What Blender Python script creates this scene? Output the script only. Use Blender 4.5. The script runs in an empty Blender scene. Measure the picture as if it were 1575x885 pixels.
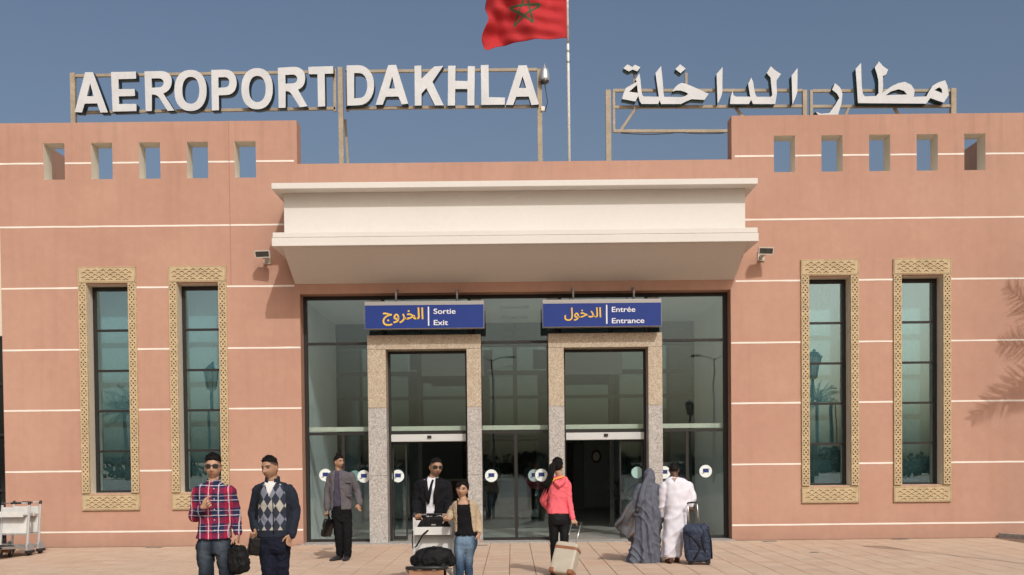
import bpy, bmesh, math, random
import numpy as np
from mathutils import Vector, Matrix, noise
random.seed(7)
sc = bpy.context.scene
R = math.radians
# ------------------------------------------------------------------ camera
CAM_D, CAM_H, FPX = 20.8, 1.6, 1600.0
cam = bpy.data.cameras.new('camera'); camo = bpy.data.objects.new('camera', cam)
sc.collection.objects.link(camo); sc.camera = camo
camo.location = (0, -CAM_D, CAM_H)
camo.rotation_euler = (Matrix.Rotation(R(90-1.3), 3, 'X') @ Matrix.Rotation(R(-0.6), 3, 'Z')).to_euler()
cam.sensor_width = 36; cam.lens = 36*FPX/1575
cam.shift_x = 0.0; cam.shift_y = (747-442.5)/1575
cam.clip_start = 0.1; cam.clip_end = 2500
# ------------------------------------------------------------------ sky, sun, exposure
SUN_EL, SUN_AZ = R(41), R(19)
sunv = Vector((math.sin(SUN_AZ)*math.cos(SUN_EL), -math.cos(SUN_AZ)*math.cos(SUN_EL), math.sin(SUN_EL)))
w = bpy.data.worlds.new('World'); sc.world = w; w.use_nodes = True
nt = w.node_tree; bg = nt.nodes['Background']
sky = nt.nodes.new('ShaderNodeTexSky'); sky.sky_type = 'NISHITA'; sky.sun_disc = False
sky.sun_elevation = SUN_EL; sky.sun_rotation = R(161)
sky.air_density = 1.0; sky.dust_density = 6.0; sky.ozone_density = 0.9; sky.altitude = 0
nt.links.new(sky.outputs[0], bg.inputs[0]); bg.inputs[1].default_value = 0.101
sl = bpy.data.lights.new('sun', 'SUN'); sl.energy = 2.12; sl.angle = R(0.53); sl.color = (1, 0.975, 0.94)
so = bpy.data.objects.new('sun', sl); sc.collection.objects.link(so)
so.rotation_euler = (-sunv).to_track_quat('-Z', 'Y').to_euler(); so.location = (10, -20, 30)
sc.view_settings.view_transform = 'Standard'; sc.view_settings.look = 'None'
sc.view_settings.exposure = 0.0; sc.view_settings.gamma = 1.0; sc.view_settings.use_curve_mapping = False
sc.cycles.use_denoising = True
sc.cycles.max_bounces = 8; sc.cycles.transparent_max_bounces = 16; sc.cycles.diffuse_bounces = 4
sc.cycles.caustics_reflective = False; sc.cycles.caustics_refractive = False
COL = sc.collection
# ------------------------------------------------------------------ helpers
def link(name, data, parent=None, loc=None, rot=None):
    o = bpy.data.objects.new(name, data); COL.objects.link(o)
    if parent: o.parent = parent
    if loc is not None: o.location = loc
    if rot is not None: o.rotation_euler = rot
    return o
def tag(o, label=None, cat=None, group=None, kind=None):
    if label: o['label'] = label
    if cat: o['category'] = cat
    if group: o['group'] = group
    if kind: o['kind'] = kind
    return o
def thing(name, label, cat, loc=(0, 0, 0), rz=0, group=None):
    return tag(link(name, None, None, loc, (0, 0, rz)), label, cat, group)
def copy_tree(o, parent=None):
    c = o.copy(); COL.objects.link(c); c.parent = parent
    for ch in o.children: copy_tree(ch, c)
    return c
# ---- materials
def lin(c):
    return tuple(((v/255)/12.92 if v/255 <= .04045 else ((v/255+.055)/1.055)**2.4) for v in c)
def mat(name, col, rough=.8, var=.0, vscale=2.0, bump=.0, bscale=40, metal=0, spec=.3, var2=0, v2scale=15, coat=0, sheen=0):
    m = bpy.data.materials.new(name); m.use_nodes = True
    t = m.node_tree; n = t.nodes; b = n['Principled BSDF']; L = t.links.new
    b.inputs['Base Color'].default_value = (*col, 1); b.inputs['Roughness'].default_value = rough
    b.inputs['Metallic'].default_value = metal; b.inputs['Specular IOR Level'].default_value = spec
    if coat: b.inputs['Coat Weight'].default_value = coat
    if sheen: b.inputs['Sheen Weight'].default_value = sheen
    tc = n.new('ShaderNodeTexCoord'); out = None
    def nz(scale, detail=4):
        x = n.new('ShaderNodeTexNoise'); x.inputs['Scale'].default_value = scale; x.inputs['Detail'].default_value = detail
        L(tc.outputs['Object'], x.inputs['Vector']); return x.outputs['Fac']
    cur = None
    for amt, scl in ((var, vscale), (var2, v2scale)):
        if amt:
            mr = n.new('ShaderNodeMapRange'); mr.inputs[1].default_value = .3; mr.inputs[2].default_value = .7
            mr.inputs[3].default_value = 1-amt; mr.inputs[4].default_value = 1+amt
            L(nz(scl), mr.inputs[0])
            mx = n.new('ShaderNodeVectorMath'); mx.operation = 'SCALE'
            if cur is None: mx.inputs[0].default_value = col
            else: L(cur, mx.inputs[0])
            L(mr.outputs[0], mx.inputs['Scale']); cur = mx.outputs[0]
    if cur is not None: L(cur, b.inputs['Base Color'])
    if bump:
        bp = n.new('ShaderNodeBump'); bp.inputs['Strength'].default_value = bump; bp.inputs['Distance'].default_value = .01
        L(nz(bscale, 5), bp.inputs['Height']); L(bp.outputs[0], b.inputs['Normal'])
    return m
class N:   # tiny node-graph helper
    def __init__(s, m): s.t = m.node_tree; s.n = s.t.nodes; s.L = s.t.links.new; s.b = s.n.get('Principled BSDF')
    def new(s, ty, **k):
        x = s.n.new(ty)
        for a, v in k.items(): setattr(x, a, v)
        return x
    def put(s, v, sock):
        if hasattr(v, 'is_output'): s.L(v, sock)
        else: sock.default_value = v
    def math(s, op, a, b=0.0, c=None, clamp=False):
        x = s.new('ShaderNodeMath', operation=op, use_clamp=clamp); s.put(a, x.inputs[0]); s.put(b, x.inputs[1])
        if c is not None: s.put(c, x.inputs[2])
        return x.outputs[0]
    def mix(s, f, a, b, blend='MIX'):
        x = s.new('ShaderNodeMix', data_type='RGBA', blend_type=blend); s.put(f, x.inputs[0])
        s.put((*a, 1) if isinstance(a, tuple) else a, x.inputs[6]); s.put((*b, 1) if isinstance(b, tuple) else b, x.inputs[7]); return x.outputs[2]
    def noise(s, vec, scale, detail=4, rough=.5):
        x = s.new('ShaderNodeTexNoise'); x.inputs['Scale'].default_value = scale; x.inputs['Detail'].default_value = detail; x.inputs['Roughness'].default_value = rough
        s.L(vec, x.inputs['Vector']); return x.outputs['Fac']
    def mapr(s, v, a, b, c, d):
        x = s.new('ShaderNodeMapRange'); s.put(v, x.inputs[0])
        for i, q in enumerate((a, b, c, d)): x.inputs[i+1].default_value = q
        return x.outputs[0]
    def scale_vec(s, vec, sx, sy, sz):
        x = s.new('ShaderNodeMapping'); s.L(vec, x.inputs[0]); x.inputs['Scale'].default_value = (sx, sy, sz); return x.outputs[0]
    def obj(s): return s.new('ShaderNodeTexCoord').outputs['Object']
    def pos(s): return s.new('ShaderNodeNewGeometry').outputs['Position']
    def bump(s, h, st=.3, dist=.01):
        x = s.new('ShaderNodeBump'); x.inputs['Strength'].default_value = st; x.inputs['Distance'].default_value = dist
        s.L(h, x.inputs['Height']); s.L(x.outputs[0], s.b.inputs['Normal'])
def newmat(name, rough=.8, spec=.3):
    m = bpy.data.materials.new(name); m.use_nodes = True; g = N(m)
    g.b.inputs['Roughness'].default_value = rough; g.b.inputs['Specular IOR Level'].default_value = spec
    return m, g
# ---- mesh builder
class MB:
    def __init__(s): s.v = []; s.f = []; s.m = []
    def add(s, vs, fs, mi=0):
        o = len(s.v); s.v += [tuple(p) for p in vs]
        for f in fs: s.f.append([o+i for i in f]); s.m.append(mi)
        return s
    def box(s, x0, x1, y0, y1, z0, z1, mi=0):
        if x0 > x1: x0, x1 = x1, x0
        if y0 > y1: y0, y1 = y1, y0
        if z0 > z1: z0, z1 = z1, z0
        v = [(x0, y0, z0), (x1, y0, z0), (x1, y1, z0), (x0, y1, z0), (x0, y0, z1), (x1, y0, z1), (x1, y1, z1), (x0, y1, z1)]
        return s.add(v, [(0, 3, 2, 1), (4, 5, 6, 7), (0, 1, 5, 4), (1, 2, 6, 5), (2, 3, 7, 6), (3, 0, 4, 7)], mi)
    def prism_x(s, prof, x0, x1, mi=0):      # profile of (y,z), counter-clockwise seen from +x
        n = len(prof); v = [(x0, y, z) for y, z in prof]+[(x1, y, z) for y, z in prof]
        return s.add(v, [tuple(range(n-1, -1, -1)), tuple(range(n, 2*n))]+[(i, (i+1) % n, n+(i+1) % n, n+i) for i in range(n)], mi)
    def rings(s, rs, mi=0, cap=True):        # list of equal-length point rings
        n = len(rs[0]); v = [p for r in rs for p in r]; f = []
        for k in range(len(rs)-1):
            for i in range(n):
                j = (i+1) % n; f.append((k*n+i, k*n+j, (k+1)*n+j, (k+1)*n+i))
        if cap: f += [tuple(range(n-1, -1, -1)), tuple((len(rs)-1)*n+i for i in range(n))]
        return s.add(v, f, mi)
    def tube(s, pts, rad, n=8, mi=0, flat=1.0, ref=None, round_ends=False):
        pts = [Vector(p) for p in pts]
        rad = [rad]*len(pts) if isinstance(rad, (int, float)) else list(rad)
        if round_ends:
            d0 = (pts[0]-pts[1]).normalized(); d1 = (pts[-1]-pts[-2]).normalized(); r0, r1 = rad[0], rad[-1]
            pts = [pts[0]+d0*r0*.95, pts[0]+d0*r0*.7]+pts+[pts[-1]+d1*r1*.7, pts[-1]+d1*r1*.95]
            rad = [r0*.3, r0*.72]+rad+[r1*.72, r1*.3]
        rs = []; u = None
        for i, p in enumerate(pts):
            a = pts[max(i-1, 0)]; b = pts[min(i+1, len(pts)-1)]
            t = (b-a).normalized() if (b-a).length > 1e-9 else Vector((0, 0, 1))
            if u is None:
                r_ = Vector(ref) if ref else (Vector((1, 0, 0)) if abs(t.x) < .8 else Vector((0, 1, 0)))
                u = (r_-t*r_.dot(t)).normalized()
            else: u = (u-t*u.dot(t)).normalized()
            q = t.cross(u)
            rs.append([p+(u*math.cos(2*math.pi*k/n)+q*math.sin(2*math.pi*k/n)*flat)*rad[i] for k in range(n)])
        return s.rings(rs, mi)
    def bar(s, a, b, w, h, mi=0):            # rectangular bar between two points
        a = Vector(a); b = Vector(b); t = (b-a).normalized()
        r_ = Vector((0, 0, 1)) if abs(t.z) < .9 else Vector((0, 1, 0))
        u = t.cross(r_).normalized(); q = u.cross(t)
        c = [u*w/2+q*h/2, -u*w/2+q*h/2, -u*w/2-q*h/2, u*w/2-q*h/2]
        return s.rings([[a+k for k in c], [b+k for k in c]], mi)
    def lathe(s, prof, c=(0, 0, 0), n=16, mi=0):
        return s.rings([[(c[0]+r*math.cos(2*math.pi*k/n), c[1]+r*math.sin(2*math.pi*k/n), c[2]+z) for k in range(n)] for r, z in prof], mi)
    def ell(s, c, r, n=16, m=10, mi=0, M=None):
        rs = []
        for i in range(m+1):
            th = math.pi*(i+.02)/(m+.04) - math.pi/2
            ring = [Vector((r[0]*math.cos(th)*math.cos(2*math.pi*k/n), r[1]*math.cos(th)*math.sin(2*math.pi*k/n), r[2]*math.sin(th))) for k in range(n)]
            if M is not None: ring = [M @ p for p in ring]
            rs.append([p+Vector(c) for p in ring])
        return s.rings(rs, mi)
    def mesh(s, name, mats, smooth=False):
        me = bpy.data.meshes.new(name); me.from_pydata(s.v, [], s.f)
        for m in (mats if isinstance(mats, (list, tuple)) else [mats]): me.materials.append(m)
        me.polygons.foreach_set('material_index', s.m)
        if smooth: me.polygons.foreach_set('use_smooth', [True]*len(s.f))
        me.update()
        bm = bmesh.new(); bm.from_mesh(me); bmesh.ops.recalc_face_normals(bm, faces=bm.faces); bm.to_mesh(me); bm.free()
        return me
    def build(s, name, mats, parent=None, smooth=False, bevel=0, loc=None, rot=None, autos=False):
        o = link(name, s.mesh(name, mats, smooth or autos), parent, loc, rot)
        if bevel:
            b = o.modifiers.new('bevel', 'BEVEL'); b.width = bevel; b.segments = 2; b.limit_method = 'ANGLE'; b.angle_limit = R(35)
        if autos:
            me = o.data; me.set_sharp_from_angle(angle=R(38))
        return o
def box(name, x0, x1, y0, y1, z0, z1, m, parent=None, bevel=0):
    return MB().box(x0, x1, y0, y1, z0, z1).build(name, m, parent, bevel=bevel)
def eval_mesh(o):
    dg = bpy.context.evaluated_depsgraph_get()
    return bpy.data.meshes.new_from_object(o.evaluated_get(dg))
def poly_mesh(name, splines, depth, y0, mats, bev=0):   # splines of (x,z); front face at y0, body behind it; mats = [front, side]
    c = bpy.data.curves.new(name, 'CURVE'); c.dimensions = '2D'; c.fill_mode = 'BOTH'; c.extrude = depth/2
    for pts in splines:
        s = c.splines.new('POLY'); s.points.add(len(pts)-1); s.use_cyclic_u = True
        s.points.foreach_set('co', [q for p in pts for q in (p[0], p[1], 0, 1)])
    o = bpy.data.objects.new(name, c); COL.objects.link(o)
    me = eval_mesh(o); bpy.data.objects.remove(o); bpy.data.curves.remove(c)
    for v in me.vertices: v.co = (v.co.x, y0+depth/2-v.co.z, v.co.y)
    bm = bmesh.new(); bm.from_mesh(me); bmesh.ops.remove_doubles(bm, verts=bm.verts, dist=1e-5)
    bmesh.ops.recalc_face_normals(bm, faces=bm.faces); bm.to_mesh(me); bm.free()
    me.materials.clear()
    for m in mats: me.materials.append(m)
    for p in me.polygons: p.material_index = 0 if abs(p.normal.y) > .9 and p.center.y < y0+depth/2 else min(1, len(mats)-1)
    return me
def text_mesh(name, body, x0, x1, z0, y, m, bold=.02, depth=.006, zh=None):   # fitted between x0..x1, baseline z0, front face at y
    c = bpy.data.curves.new(name, 'FONT'); c.body = body; c.size = 1; c.extrude = .02; c.offset = bold
    o = bpy.data.objects.new(name, c); COL.objects.link(o); me = eval_mesh(o); bpy.data.objects.remove(o)
    xs = [v.co.x for v in me.vertices]; a, b = min(xs), max(xs); k = (x1-x0)/(b-a); kz = zh if zh else k
    for v in me.vertices: v.co = (x0+(v.co.x-a)*k, y+depth/2-v.co.z*depth/.04, z0+v.co.y*kz)
    me.materials.clear(); me.materials.append(m); me.name = name
    return me
# pixel of the photograph -> point on the plane y=Y or z=Z (used to read sizes off the photograph)
_CR = np.array(camo.rotation_euler.to_matrix())
def ray(px, py): return Vector(_CR @ np.array([(px-788)/FPX, -(py-747)/FPX, -1.0]))
def at(px, py, Y):
    d = ray(px, py); t = (Y+CAM_D)/d.y; return Vector((t*d.x, Y, CAM_H+t*d.z))
def bez(p0, c0, c1, p1, n=7):
    return [tuple((1-t)**3*p0[i]+3*(1-t)**2*t*c0[i]+3*(1-t)*t*t*c1[i]+t**3*p1[i] for i in (0, 1)) for t in [k/n for k in range(n+1)]]
# ------------------------------------------------------------------ materials of the setting
def wall_mat(name, col, stain=.10):
    m, g = newmat(name, .9, .15); p = g.pos()
    a = g.noise(p, .55, 5, .55); b = g.noise(p, 6, 5, .6); c = g.noise(g.scale_vec(p, 3.5, 3.5, .22), 1.6, 5, .6)
    d = g.noise(p, 90, 3)
    f = g.math('MULTIPLY', g.mapr(a, .3, .7, 1-.07, 1+.05), g.mapr(b, .3, .7, .965, 1.035))
    sx = g.new('ShaderNodeSeparateXYZ'); g.L(p, sx.inputs[0])
    run = g.math('MAXIMUM', g.mapr(sx.outputs[2], 6.6, 8.4, .35, 1.0), .35)     # rain runs start at the parapet and thin out downwards
    f = g.math('MULTIPLY', f, g.math('SUBTRACT', 1.0, g.math('MULTIPLY', g.mapr(c, .5, .8, 0.0, stain), run)))
    pt = g.noise(p, .9, 3, .5); f = g.math('MULTIPLY', f, g.mapr(pt, .56, .60, 1.0, 1.025))     # patches of newer paint     # splash dirt and scuffs along the foot of the wall
    foot = g.mapr(g.math('ADD', sx.outputs[2], g.math('MULTIPLY', g.noise(p, 2.2, 4), .5)), .25, .75, 1, 0)
    f = g.math('MULTIPLY', f, g.math('SUBTRACT', 1.0, g.math('MULTIPLY', foot, .06)))
    hue = g.mix(g.mapr(a, .35, .65, 0, 1), col, (col[0]*.985, col[1]*1.03, col[2]*1.03))
    x = g.new('ShaderNodeVectorMath', operation='SCALE'); g.L(hue, x.inputs[0]); g.L(f, x.inputs['Scale']); g.L(x.outputs[0], g.b.inputs['Base Color'])
    g.bump(g.math('ADD', g.math('MULTIPLY', d, .35), b), .22, .012)
    return m
M = {}
M['wall'] = wall_mat('terracotta_render', (.462, .268, .200), .20)
M['cream'] = mat('cream_render', (.72, .66, .55), .85, .05, 1.2, .12, 60, var2=.03)
M['canopy'] = mat('canopy_render', (.66, .635, .595), .85, .02, .8, .10, 60, var2=.015)
M['stripe'] = mat('white_groove_paint', (.80, .74, .66), .8, .05, 3)
M['sand'] = mat('carved_sandstone', (.48, .375, .23), .9, .12, 6, .3, 70, var2=.08, v2scale=40)
M['black'] = mat('black_window_metal', (.018, .016, .015), .45, spec=.4)
M['alu'] = mat('grey_aluminium', (.42, .42, .41), .4, .05, 5, metal=.6)
M['grey_paint'] = mat('grey_door_box', (.52, .53, .52), .5)
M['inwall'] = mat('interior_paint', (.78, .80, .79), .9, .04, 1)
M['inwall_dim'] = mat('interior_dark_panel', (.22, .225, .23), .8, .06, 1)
M['dark_wood'] = mat('dark_wood', (.07, .035, .025), .5, .25, 4)
M['infloor'] = mat('interior_granite_floor', (.52, .50, .46), .22, .1, 4, spec=.5)
def granite(name, c1, c2, c3):
    m, g = newmat(name, .55, .4); p = g.obj()
    v = g.new('ShaderNodeTexVoronoi'); v.inputs['Scale'].default_value = 55; g.L(p, v.inputs['Vector'])
    s = g.new('ShaderNodeSeparateColor'); g.L(v.outputs['Color'], s.inputs[0])
    c = g.mix(g.mapr(s.outputs[0], .25, .75, 0, 1), c1, c2)
    c = g.mix(g.mapr(s.outputs[1], .72, .8, 0, .8), c, c3)
    c = g.mix(g.mapr(g.noise(p, 9, 4), .35, .7, 0, .35), c, c2)
    g.L(c, g.b.inputs['Base Color']); return m
M['granite_beige'] = granite('beige_granite', (.47, .395, .295), (.34, .27, .19), (.58, .52, .44))
M['granite_grey'] = granite('grey_granite', (.50, .48, .45), (.34, .32, .30), (.22, .20, .19))
def glass(name, tint, refl, ior=1.5, rtint=(.80, .93, .93)):
    m = bpy.data.materials.new(name); m.use_nodes = True; g = N(m); g.n.remove(g.b)
    out = g.n['Material Output']; f0 = ((ior-1)/(ior+1))**2+refl; ge = g.new('ShaderNodeNewGeometry')
    dt = g.new('ShaderNodeVectorMath', operation='DOT_PRODUCT'); g.L(ge.outputs['Incoming'], dt.inputs[0]); g.L(ge.outputs['Normal'], dt.inputs[1])
    fac = g.math('ADD', g.math('MULTIPLY', g.math('POWER', g.math('SUBTRACT', 1.0, g.math('ABSOLUTE', dt.outputs['Value']), clamp=True), 5.0), 1-f0), f0, clamp=True)
    tr = g.new('ShaderNodeBsdfTransparent'); tr.inputs[0].default_value = (*tint, 1)
    gl = g.new('ShaderNodeBsdfGlossy'); gl.inputs['Roughness'].default_value = .0; gl.inputs[0].default_value = (*rtint, 1)
    mx = g.new('ShaderNodeMixShader'); g.L(fac, mx.inputs[0]); g.L(tr.outputs[0], mx.inputs[1]); g.L(gl.outputs[0], mx.inputs[2])
    # old float glass is never quite flat
    bp = g.new('ShaderNodeBump'); bp.inputs['Strength'].default_value = .03; bp.inputs['Distance'].default_value = .02
    g.L(g.noise(g.obj(), 1.3, 2), bp.inputs['Height']); g.L(bp.outputs[0], gl.inputs['Normal'])
    g.L(mx.outputs[0], out.inputs[0]); return m
M['glass'] = glass('tinted_entrance_glass', (.87, .935, .935), .035, 1.45, (.76, .90, .99))
M['winglass'] = glass('green_window_glass', (.72, .85, .86), .21, 1.5, (.70, .90, .98))
M['sticker_white'] = mat('sticker_white', (.72, .78, .76), .5)
M['sticker_teal'] = mat('sticker_pale_teal', (.36, .55, .52), .5)
M['sticker_blue'] = mat('sticker_blue', (.02, .035, .16), .5)
M['curtain'] = mat('pale_green_curtain', (.50, .60, .62), .9)
# paving: each tile gets a tone of its own from its place in the grid
PITCH = .38
def tile_mat():
    m, g = newmat('sandy_paving_tile', .82, .25); p = g.pos()
    q = g.new('ShaderNodeVectorMath', operation='SCALE'); g.L(p, q.inputs[0]); q.inputs['Scale'].default_value = 1/PITCH
    fl = g.new('ShaderNodeVectorMath', operation='FLOOR'); g.L(q.outputs[0], fl.inputs[0])
    wn = g.new('ShaderNodeTexWhiteNoise'); g.L(fl.outputs[0], wn.inputs[0])
    sp = g.new('ShaderNodeSeparateColor'); g.L(wn.outputs['Color'], sp.inputs[0])
    c = g.mix(sp.outputs[0], (.535, .39, .29), (.595, .455, .345))
    c = g.mix(g.math('MULTIPLY', sp.outputs[1], .5), c, (.555, .375, .265))
    big = g.noise(p, .35, 5, .6); mid = g.noise(p, 2.5, 5, .6); fine = g.noise(p, 45, 4)
    c = g.mix(g.mapr(big, .45, .7, 0, .5), c, (.57, .47, .365))     # dusty sand swept over the tiles
    f = g.math('MULTIPLY', g.mapr(mid, .3, .7, .93, 1.05), g.mapr(fine, .3, .7, .95, 1.05))
    sc_ = g.noise(g.scale_vec(p, 1.2, 4.5, 1), 3.0, 5, .7)
    f = g.math('MULTIPLY', f, g.mapr(sc_, .58, .75, 1, .86))         # scuffs
    vo = g.new('ShaderNodeTexVoronoi'); vo.inputs['Scale'].default_value = 1.7; g.L(p, vo.inputs['Vector'])
    f = g.math('MULTIPLY', f, g.mapr(vo.outputs['Distance'], .035, .055, .72, 1.0))     # gum and oil spots
    st2 = g.noise(g.scale_vec(p, .9, 1.6, 1), 1.1, 4, .6); f = g.math('MULTIPLY', f, g.mapr(st2, .60, .70, 1.0, .88))
    x = g.new('ShaderNodeVectorMath', operation='SCALE'); g.L(c, x.inputs[0]); g.L(f, x.inputs['Scale']); g.L(x.outputs[0], g.b.inputs['Base Color'])
    g.bump(fine, .15, .006); return m
M['tile'] = tile_mat()
M['mortar'] = mat('dark_tile_joint', (.20, .135, .095), .95, .2, 3)
M['asphalt'] = mat('parking_concrete', (.27, .23, .19), .9, .15, .4, .2, 60)
M['desert'] = mat('sandy_ground', (.36, .27, .19), .95, .15, .1, .2, 5)
# ------------------------------------------------------------------ ground
g_ = MB(); g_.box(-900, 900, -900, 900, -.40, -.06)
tag(g_.build('ground', M['desert']), 'pale sandy ground stretching away around the airport', kind='structure')
pk = MB(); pk.box(-60, 60, -75, -26.2, -.055, -.03); tag(pk.build('parking_road', M['asphalt']), 'pale dusty concrete road and parking behind the forecourt', kind='structure')
plaza = box('pavement', -24, 24, -26, -.012, -.05, -.012, M['mortar']); tag(plaza, 'sandy terracotta tiled forecourt in front of the terminal', kind='structure')
tm = MB(); a, b = PITCH/2-.0045, PITCH/2-.0075
tm.add([(-a, -a, -.03), (a, -a, -.03), (a, a, -.03), (-a, a, -.03), (-a, -a, -.004), (a, -a, -.004), (a, a, -.004), (-a, a, -.004), (-b, -b, 0), (b, -b, 0), (b, b, 0), (-b, b, 0)],
       [(0, 1, 5, 4), (1, 2, 6, 5), (2, 3, 7, 6), (3, 0, 4, 7), (4, 5, 9, 8), (5, 6, 10, 9), (6, 7, 11, 10), (7, 4, 8, 11), (8, 9, 10, 11)])
tile_me = tm.mesh('tile', M['tile'])
cells = []
NX, NY = 62, 66
for j in range(NY):
    yc = -.31-PITCH/2-j*PITCH
    for i in range(-NX, NX):
        xc = -.05+PITCH/2+i*PITCH
        cells.append((xc, yc))
vis = [c for c in cells if c[1] > -6.35 and abs(c[0]) < .5*(CAM_D+c[1])]
vis.sort(key=lambda c: c[1]); near = set(vis[:296])
fld = MB()
for c in cells:
    dz = random.uniform(-.0012, .0006)
    if c in near:
        o = link('tile', tile_me, plaza, (c[0], c[1], dz)); o.rotation_euler = (random.gauss(0, .0015), random.gauss(0, .0015), random.gauss(0, .002))
    else:
        if c[0] > 9.55 and c[1] > -2.9: continue
        k = random.gauss(0, .001)
        fld.add([(c[0]+v.co.x, c[1]+v.co.y, v.co.z+dz+k*v.co.x) for v in tile_me.vertices], [tuple(p.vertices) for p in tile_me.polygons])
tag(fld.build('tile_field', M['tile'], plaza), 'the tiles farther off, too many to count', kind='stuff')
# ------------------------------------------------------------------ terminal building
B = thing('terminal_building', 'salmon terracotta airport terminal with white line grooves and cream canopy over glass entrance', 'building', (0, 0, 0))
XL, XR, TOP, MID = -10.13, 13.2, 8.42, 7.56
PX0, PX1 = -4.20, 4.43
HOLE_L = [-9.235+.949*k for k in range(5)]; HOLE_R = [5.27+.945*k for k in range(5)]
HZ0, HZ1, HW = 7.30, 8.02, .42
WIN = [-8.588, -6.790, 5.788, 7.627]
OPX0, OPX1, OPZ = -4.185, 4.395, 4.985
WT = .38
ops = [(x, x+HW, HZ0, HZ1, 1) for x in HOLE_L+HOLE_R+[11.0, 11.945]]
ops += [(x+.165, x+.985, 1.06, 5.21, 1) for x in WIN]
ops += [(OPX0, OPX1, -1, OPZ, 2)]
ops += [(PX0, PX1, MID, TOP+1, 0)]
xs = sorted({XL, XR, *[o[0] for o in ops], *[o[1] for o in ops]}); zs = sorted({-.05, TOP, *[z for o in ops for z in o[2:4] if -.05 < z < TOP]})
def opening(x, z):
    if not (XL < x < XR and -.05 < z < TOP): return 0
    for o in ops:
        if o[0] < x < o[1] and o[2] < z < o[3]: return o[4]
    return -1
wm = MB()
for i in range(len(xs)-1):
    for j in range(len(zs)-1):
        x0, x1, z0, z1 = xs[i], xs[i+1], zs[j], zs[j+1]; xc, zc = (x0+x1)/2, (z0+z1)/2
        if opening(xc, zc) != -1: continue
        wm.add([(x0, 0, z0), (x1, 0, z0), (x1, 0, z1), (x0, 0, z1)], [(0, 1, 2, 3)], 0)
        wm.add([(x0, WT, z0), (x1, WT, z0), (x1, WT, z1), (x0, WT, z1)], [(3, 2, 1, 0)], 0)
        for (ax, az, bx, bz, nx, nz) in ((x0, z0, x0, z1, x0-1e-3, zc), (x1, z1, x1, z0, x1+1e-3, zc), (x1, z0, x0, z0, xc, z0-1e-3), (x0, z1, x1, z1, xc, z1+1e-3)):
            k = opening(nx, nz)
            if k != -1: wm.add([(ax, 0, az), (bx, 0, bz), (bx, WT, bz), (ax, WT, az)], [(0, 1, 2, 3)], 1 if k == 1 else 0)
me = bpy.data.meshes.new('wall'); me.from_pydata(wm.v, [], wm.f); me.materials.append(M['wall']); me.materials.append(M['cream'])
me.polygons.foreach_set('material_index', wm.m)
bm = bmesh.new(); bm.from_mesh(me); bmesh.ops.remove_doubles(bm, verts=bm.verts, dist=1e-5); bmesh.ops.recalc_face_normals(bm, faces=bm.faces); bm.to_mesh(me); bm.free()
link('wall', me, B)
# side parapets running back over the roof, roof slab, end walls
box('side_parapet', XL+.002, XL+.36, WT+.002, 15, -.05, TOP-.003, M['wall'], B)
box('side_parapet', 10.12, 10.46, WT+.002, 15, 7.02, TOP-.003, M['wall'], B)
box('roof', XL+.37, XR-.1, WT+.004, 16, 6.85, 7.0, M['cream'], B)
# neighbouring recessed wing at the far left
box('wing_wall', -17, XL-.02, 1.6, 1.9, 4.42, 7.6, M['cream'], B)
wg = box('wing_glazing', -17, XL-.02, 1.75, 1.8, -.05, 4.41, mat('dark_wing_glass', (.012, .014, .015), .06, spec=.6), B)
for k in range(8): box('mullion', -17+k*.97, -16.94+k*.97, 1.68, 1.749, -.05, 4.41, M['black'], wg)
for z in (1.1, 2.3, 3.4): box('transom', -17, XL-.02, 1.70, 1.745, z-.03, z+.03, M['black'], wg)
# expansion joint
jm = MB(); jm.box(-5.557, -5.545, -.004, .01, 5.18, TOP-.01); jm.build('expansion_joint', mat('joint_filler', (.36, .19, .14), .9), B)
# white lines
def stripe(z, x0, x1):
    n = max(2, int((x1-x0)/.22)); h = .0165; v = []
    for k in range(n+1):
        x = x0+(x1-x0)*k/n; j = noise.noise(Vector((x*1.7, z*3, 0)))*.004; t = h+noise.noise(Vector((x*3.1, z*5, 4)))*.004
        v.append([(x, .004, z+j-t), (x, -.004, z+j-t), (x, -.004, z+j+t), (x, .004, z+j+t)])
    MB().rings(v).build('stripe', M['stripe'], B)
wo = [(x, x+1.15) for x in WIN]
def spans(x0, x1, cuts):
    out = []; x = x0
    for a, b in sorted(cuts):
        if b < x0 or a > x1: continue
        if a > x: out.append((x, a))
        x = max(x, b)
    if x < x1: out.append((x, x1))
    return out
for z in (.285, 1.50, 2.72, 3.925, 5.15, 6.365, 7.62):
    if z < .5: cuts = [(OPX0, OPX1)]
    elif z < 5: cuts = wo+[(OPX0, OPX1)]
    elif z < 6: cuts = wo+[(-4.29, 4.49)]
    elif z < 7: cuts = [(-4.27, 4.48)]
    else: cuts = [(x, x+HW) for x in HOLE_L+HOLE_R+[11.0, 11.945]]+[(PX0-.06, PX1+.06)]
    for a, b in spans(XL+.003, XR, cuts): stripe(z, a+.003, b-.003)
# ---- canopy
def xprism(name, prof, x0, x1, parent, bevel=.008):
    return MB().prism_x(prof, x0, x1).build(name, M['canopy'], parent, bevel=bevel)
can = xprism('canopy', [(-.97, 5.93), (-.002, 5.93), (-.002, 6.735), (-.97, 6.735)], -4.27, 4.475, B)
xprism('cornice', [(-1.28, 6.735), (-.002, 6.735), (-.002, 6.80), (-1.28, 6.845)], -4.43, 4.645, can)
xprism('cornice', [(-1.265, 5.835), (-.002, 5.835), (-.002, 5.93), (-1.265, 5.93)], -4.425, 4.64, can)
xprism('cornice', [(-1.28, 5.672), (-.002, 5.672), (-.002, 5.835), (-1.28, 5.828)], -4.44, 4.655, can)
xprism('soffit', [(-1.12, 5.672), (-.002, 5.18), (-.002, 5.672)], -4.275, 4.47, can, .004)
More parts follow.
